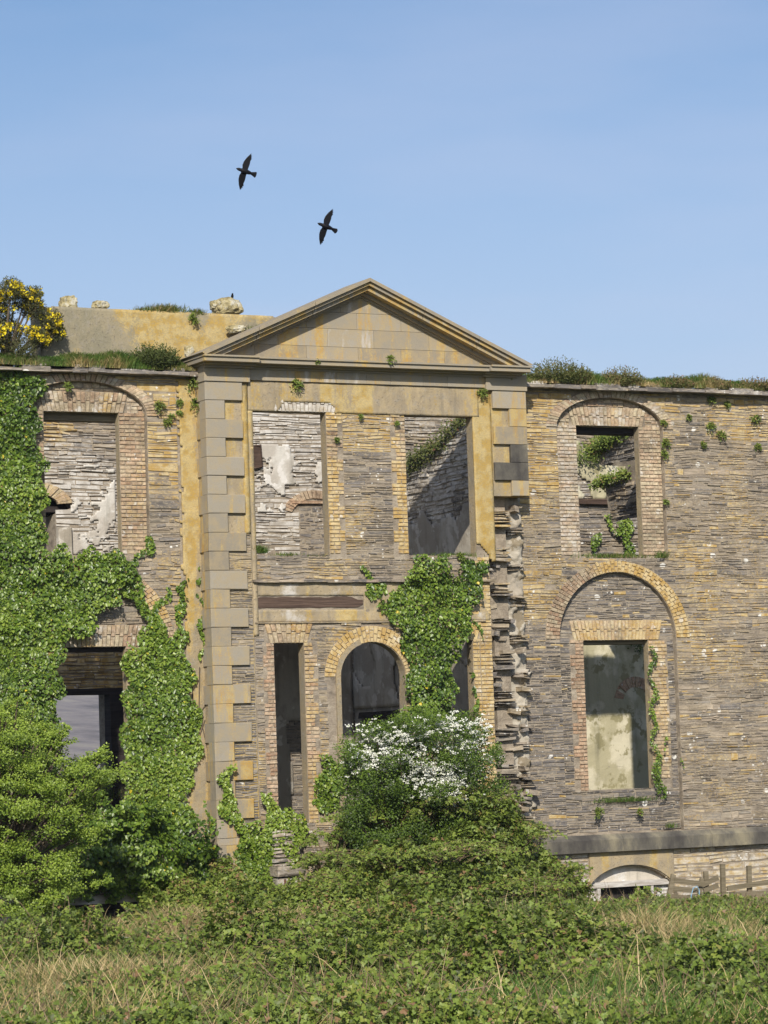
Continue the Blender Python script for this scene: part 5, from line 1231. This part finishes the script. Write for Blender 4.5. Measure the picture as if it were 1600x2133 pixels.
def cover(x, y):   # >0 bramble, <0 grass
    p = np.stack([x, y, x*0], 1)
    v = .34+.55*vnoise(p, .55, 3.)+.45*vnoise(p, 1.5, 8.)
    for (px, py, r, k) in [(330, 1930, 2.6, -1.6), (560, 1960, 2.2, -1.5), (200, 2110, 1.5, -1.5), (420, 2100, 1.8, -1.2), (650, 1900, 1.6, -1.2), (1400, 2100, 2.0, -1.3), (1300, 1960, 1.3, -1.2), (1500, 2000, 1.4, -.8), (60, 1960, 1.9, 1.3), (130, 2030, 1.5, 1.2), (520, 2060, 1.6, 1.1), (800, 2040, 2.4, 1.2), (1000, 1960, 2.2, 1.0), (1200, 1930, 2.0, 1.1), (1450, 1920, 2.2, 1.5), (900, 2120, 2.6, .8), (1560, 2110, 1.2, 1.0)]:
        c = gpos(px, py+25); v = v+k*np.exp(-(((x-c[0])**2+(y-c[1])**2)/r**2))
    return v
def clr(x, y):
    t = (x-CAM.x)*FH.x+(y-CAM.y)*FH.y; l = ((x-CAM.x)*RH.x+(y-CAM.y)*RH.y)/t
    return np.clip(1.35-.0205*t, .10, 1)*(1-.30*np.clip((l-.05)/.03, 0, 1)+.14*np.sin(l*95)+.10*np.sin(l*230+1))   # the field rises towards us, growth is lowest by the wall
def Hf(x, y):
    p = np.stack([x, y, x*0], 1)
    h = np.minimum(.28+.15*vnoise(p, 1.3, 1.)+.15*vnoise(p, 3.1, 6.)+.08*vnoise(p, 7., 9.), .52)
    c2 = gpos(180, 1930); return np.minimum(np.maximum(h, .05), clr(x, y)*(.88+.2*vnoise(p, 2.3, 4.)))*(1-.5*np.exp(-(((x-c2[0])**2+(y-c2[1])**2)/6)))
xc, yc = field(62000, 23, 56, pw=1.3)
cv = cover(xc, yc); k = (cv+RNG.normal(0, .22, len(xc)) > .10) & (yc < -1.3); xc, yc, cv = xc[k], yc[k], cv[k]
NP = 10; zc_ = gzn(xc, yc)+Hf(xc, yc)*np.clip(.5+.7*cv, .4, 1.15)-RNG.random(len(xc))**1.3*.22+RNG.normal(0, .035, len(xc))
ct = .52+.27*vnoise(np.stack([xc, yc, xc*0], 1), .9, 2.)+RNG.normal(0, .10, len(xc)); ct[RNG.random(len(xc)) < .05] = .95
ii = np.repeat(np.arange(len(xc)), NP); off = rn(len(ii), .05)*[1, 1, .7]
pos = np.stack([xc, yc, zc_], 1)[ii]+off; x, y = pos[:, 0], pos[:, 1]; tint = ct[ii]
nrm_ = np.stack([off[:, 0]*9, off[:, 1]*9-.5, np.full(len(x), .7)], 1)+rn(len(x), .25)
brown = RNG.random(len(x)) < .045
st_ = leaflets(pos[brown]-[0, 0, .06], rn(int(brown.sum())), (.18, .42), np.full(int(brown.sum()), .5), False)
st_ = st_[:3]+(rn(int(brown.sum()), .7)+[0, 0, .6],)+st_[4:6]+(np.full(int(brown.sum()), .035),)
o = cloud('undergrowth', [leaflets(pos, nrm_, (.018, .038), tint), st_], [BRAM, CANE])
tag(o, 'low brambles and nettles covering the foreground', 'undergrowth', kind='stuff')
# grass of all lengths, green and straw
packs = []
x, y = field(170000, 23, 56, pw=1.15); cv = cover(x, y)
k = (cv+RNG.normal(0, .35, len(x)) < .25) & (y < -1.2); x, y, cv = x[k], y[k], cv[k]
p = np.stack([x, y, gzn(x, y)], 1); dry = vnoise(p, .8, 12.)
dry = dry+.9*sum(np.exp(-(((x-gpos(a, b+25)[0])**2+(y-gpos(a, b+25)[1])**2)/r**2)) for a, b, r in [(330, 1930, 2.4), (560, 1950, 2.0), (660, 1890, 1.4), (1320, 1950, 1.2), (1400, 1960, .9), (240, 2100, 1.2)])
dry = dry-.9*sum(np.exp(-(((x-gpos(a, b+25)[0])**2+(y-gpos(a, b+25)[1])**2)/r**2)) for a, b, r in [(380, 2060, 1.4), (1380, 2110, 2.0), (520, 2110, 1.5), (1480, 2060, 1.4), (900, 1930, 1.5)])
tint = np.where(RNG.random(len(x)) < np.clip(.45+.45*dry, .05, .92), RNG.uniform(.68, .95, len(x)), RNG.uniform(.15, .5, len(x)))
packs.append(blades(p, np.minimum(.44+.30*np.clip(dry, 0, 1), clr(x, y)*1.15), tint, .42, .0048, (.15, -.1)))
# thin dead stalks poking through
x, y = field(1300, 23, 54); k = y < -2; x, y = x[k], y[k]
packs.append(blades(np.stack([x, y, gzn(x, y)], 1), np.minimum(.75, clr(x, y)*1.7), RNG.uniform(.85, 1, len(x)), .35, .0045))
x, y = field(15000, 23, 54); k = y < -2; x, y = x[k], y[k]
packs.append(blades(np.stack([x, y, gzn(x, y)+.02], 1), np.minimum(.42, clr(x, y)*1.2), np.where(RNG.random(len(x)) < .6, RNG.uniform(.7, .95, len(x)), RNG.uniform(.2, .5, len(x))), .5, .005))
tag(blade_obj('grass', packs, GRASS), 'green and straw-coloured meadow grass in the foreground', 'grass', kind='stuff')
# rush clumps
for (px, py, r, n, hh, lab) in [(655, 1885, .55, 1700, 1.0, 'tall straw-coloured rush clump below the bramble heap'), (560, 1960, .5, 900, .7, 'loose rush clump in the middle of the brown grass'), (385, 1965, .6, 1300, .75, 'wide brown rush clump at the left of the meadow'), (255, 2120, .5, 1200, .65, 'near rush clump at the bottom left of the photo'), (300, 1935, .6, 1000, .7, 'rush clump by the dark ivy foot'), (1322, 1975, .35, 700, .8, 'upright rush clump below the leaning pallet'), (1395, 1985, .3, 600, .45, 'flattened straw clump right of the upright rushes'), (1480, 2010, .3, 350, .7, 'thin rush clump in the right of the foreground'), (480, 2020, .45, 800, .6, 'rush clump among brambles left of centre'), (440, 1925, .6, 1300, .7, 'straw rush clump at the foot of the toothed pilaster'), (230, 1975, .5, 1100, .6, 'straw rush clump between the left bramble bush and the meadow'), (500, 1990, .5, 900, .6, 'straw rush clump just behind the rushes among brambles'), (150, 2095, .45, 900, .55, 'straw rush clump at the lower left corner'), (590, 1905, .4, 800, .6, 'straw rush clump left of the tall straw-coloured one'), (1080, 1925, .4, 500, .5, 'thin straw rushes below the right end of the bramble heap'), (1590, 2040, .4, 500, .6, 'straw rushes at the right edge of the meadow'), (930, 2060, .35, 250, .6, 'sparse dry rushes in the central brambles')]:
    c = gpos(px, py+15); n = int(n*1.7); a = RNG.uniform(0, 2*math.pi, n); rr = r*RNG.random(n)**.5
    pos = np.stack([c[0]+rr*np.cos(a), c[1]+rr*np.sin(a), np.full(n, c[2])], 1)
    tint = np.where(RNG.random(n) < .72, RNG.uniform(.74, 1, n), RNG.uniform(.2, .45, n))
    hh = min(hh, float(clr(c[0], c[1]))*(2.0 if 'tall' in lab else 1.75 if px < 1000 else .95)); V = blades(pos, hh, tint, .33, .0055)
    o = empty('rush_clump', (c[0], c[1], c[2]), lab, 'rushes', 'rush clumps in the meadow'); blade_obj('stalks', [V], GRASS, o)
# taller bramble bushes that stand out
for (px, py, rx, ry, hg, n, lab, tn) in [(60, 2010, 1.0, .9, .85, 6500, 'dark bramble bush at the lower left edge', .42), (150, 2060, .9, .8, .55, 4500, 'bramble bush in front of the dark one at the left', .52), (1480, 1970, 1.15, 1.0, .33, 9000, 'broad bramble bush in front of the leaning pallet', .50), (1560, 1955, 1.0, 1.0, .36, 6000, 'bramble bush under the fence at the right edge', .52), (1345, 1905, .16, .3, .50, 2400, 'bramble growing up across the cellar window', .50), (1190, 1930, 1.1, .9, .42, 5000, 'low bramble bush left of the cellar window', .5), (520, 2080, 1.1, .9, .5, 5000, 'bramble bush left of centre in the foreground', .5), (960, 1975, 1.0, .8, .42, 4500, 'small bramble bush below the foot of the bramble heap', .5), (1110, 2065, 1.1, .8, .40, 4500, 'bramble bush between the lying bleached cane and the bottom edge', .52), (1260, 2060, .8, .6, .30, 3000, 'low bramble bush beside the pale cane at the right', .5), (720, 2100, 1.0, .7, .40, 4000, 'bramble bush near the bottom centre of the photo', .48), (1530, 2105, .9, .6, .38, 3500, 'bramble bush at the bottom right corner', .5), (340, 2075, .8, .6, .32, 2600, 'low bramble bush behind the near rush clump', .5), (640, 2030, .9, .6, .34, 3200, 'bramble bush around the short white stick', .5), (1020, 2120, .9, .6, .36, 3200, 'bramble bush at the bottom edge right of centre', .55), (770, 1955, .9, .7, .40, 3500, 'bramble bush right of the tall straw-coloured rushes', .5), (860, 2080, 1.5, 1.1, .45, 7000, 'wide bramble bush in the middle foreground', .52), (430, 1905, .7, .6, .5, 5000, 'brownish bramble bush at the foot of the toothed pilaster', .66), (1500, 1895, .35, .3, .85, 1100, 'spindly bramble sprouting beside the fence post', .5)]:
    c = gpos(px, py); hg = min(hg*(1.5 if py >= 2000 else 1.15), float(clr(c[0], c[1]))*(1.15 if py >= 2000 else 1)*(1.6 if rx < .5 else 1.0 if px > 1000 or px < 400 else .85)); hg *= .42 if px > 1150 and py < 1980 and rx > .5 else 1; o = empty('bramble_bush', (c[0], c[1], c[2]), lab, 'bramble bush', 'bramble bushes in the foreground')
    thin = rx < .5; cq, cl_ = canes(c[0], c[1], c[2]-.05, rx*1.1, ry*1.1, hg*(1.0 if thin else 1.12), 26 if thin else int(34*rx), tn+.12, (.028, .05), 34 if thin else 26)
    if thin: cloud('leaves', [cl_], [BRAM], o)
    else: cloud('leaves', [merge([mound_leaves(c[0], c[1], rx, ry, c[2]-.05, hg, int(n*1.5), (.024, .045), tn, True, 2.2, px*.3, .5), cl_])], [BRAM], o)
    cq.build('canes', CANE, o)
    if not thin: q = MB(); dome(q, c[0], c[1], rx*.9, ry*.9, c[2]-.1, hg*.7, 2.2); q.build('painted_shade_core', UNDER, o, smooth=True)
# bleached canes arching through the brambles
for (pts, lab) in [([(622, 1988), (628, 2005), (635, 2025)], 'short white stick in the brambles left of centre'), ([(1262, 1893), (1280, 1915), (1290, 1940)], 'pale curved cane below the cellar window'), ([(1130, 1970), (1190, 1972), (1245, 1988)], 'long bleached cane lying left of the upright rushes'), ([(850, 1930), (880, 1950), (915, 1975)], 'brown cane arching over the middle brambles'), ([(412, 2016), (440, 2035), (462, 2055)], 'pale cane lying in the left brambles'), ([(1175, 2058), (1210, 2047), (1255, 2043)], 'pale cane low in the right foreground'), ([(847, 1855), (853, 1875), (860, 1905)], 'upright dead stem under the bramble heap'), ([(580, 2075), (592, 2045), (605, 2025)], 'thin leaning cane near the white stick')]:
    w_ = []
    for (px, py) in pts:
        c = gpos(px, py+48); d = ray(px, py); t = (c[1]-CAM.y)/d.y; pt = CAM+d*t; w_.append(pt)
    q = MB(); q.tube(w_, [.010, .009, .006], 6); tag(q.build('dead_cane', STEM), lab, 'dead cane', 'dead canes in the undergrowth')
# little white flower heads
for (px, py, n, lab) in [(312, 1928, 40, 'largest white flower cluster near the ivy foot'), (262, 1958, 22, 'white flower head in the brown grass at left'), (420, 1940, 8, 'tiny white flower right of the larger cluster'), (793, 1984, 12, 'white flower in the middle brambles')]:
    c = gpos(px, py+45); d = ray(px, py); t = (c[1]-CAM.y)/d.y; pt = CAM+d*t
    o = empty('white_flower', (c[0], c[1], c[2]), lab, 'wild flower', 'small white wild flowers')
    k = n; cloud('petals', [(FLW, np.array(pt)+rn(k, .035)*[1.6, 1, .6], rn(k, .4)+[0, -.6, .6], rn(k), RNG.uniform(.03, .045, k), RNG.random(k), np.ones(k))], [BLOS], o)
    q = MB(); q.tube([(c[0], c[1], c[2]), tuple(pt)], [.006, .004], 5); q.build('stem', TWIG, o)

# ------------------------------------------------------------------ air
hm = bpy.data.materials.new('haze_air'); hm.use_nodes = True; ht_ = hm.node_tree; ht_.nodes.clear()
ho_ = ht_.nodes.new('ShaderNodeOutputMaterial'); hv = ht_.nodes.new('ShaderNodeVolumePrincipled')
hv.inputs['Color'].default_value = (.80, .87, 1, 1); hv.inputs['Density'].default_value = 2.0e-4; hv.inputs['Anisotropy'].default_value = .2
ht_.links.new(hv.outputs[0], ho_.inputs['Volume'])
q = MB(); q.box(-2300, 2600, -450, 2000, -3, 60); tag(q.build('haze', hm), kind='stuff')
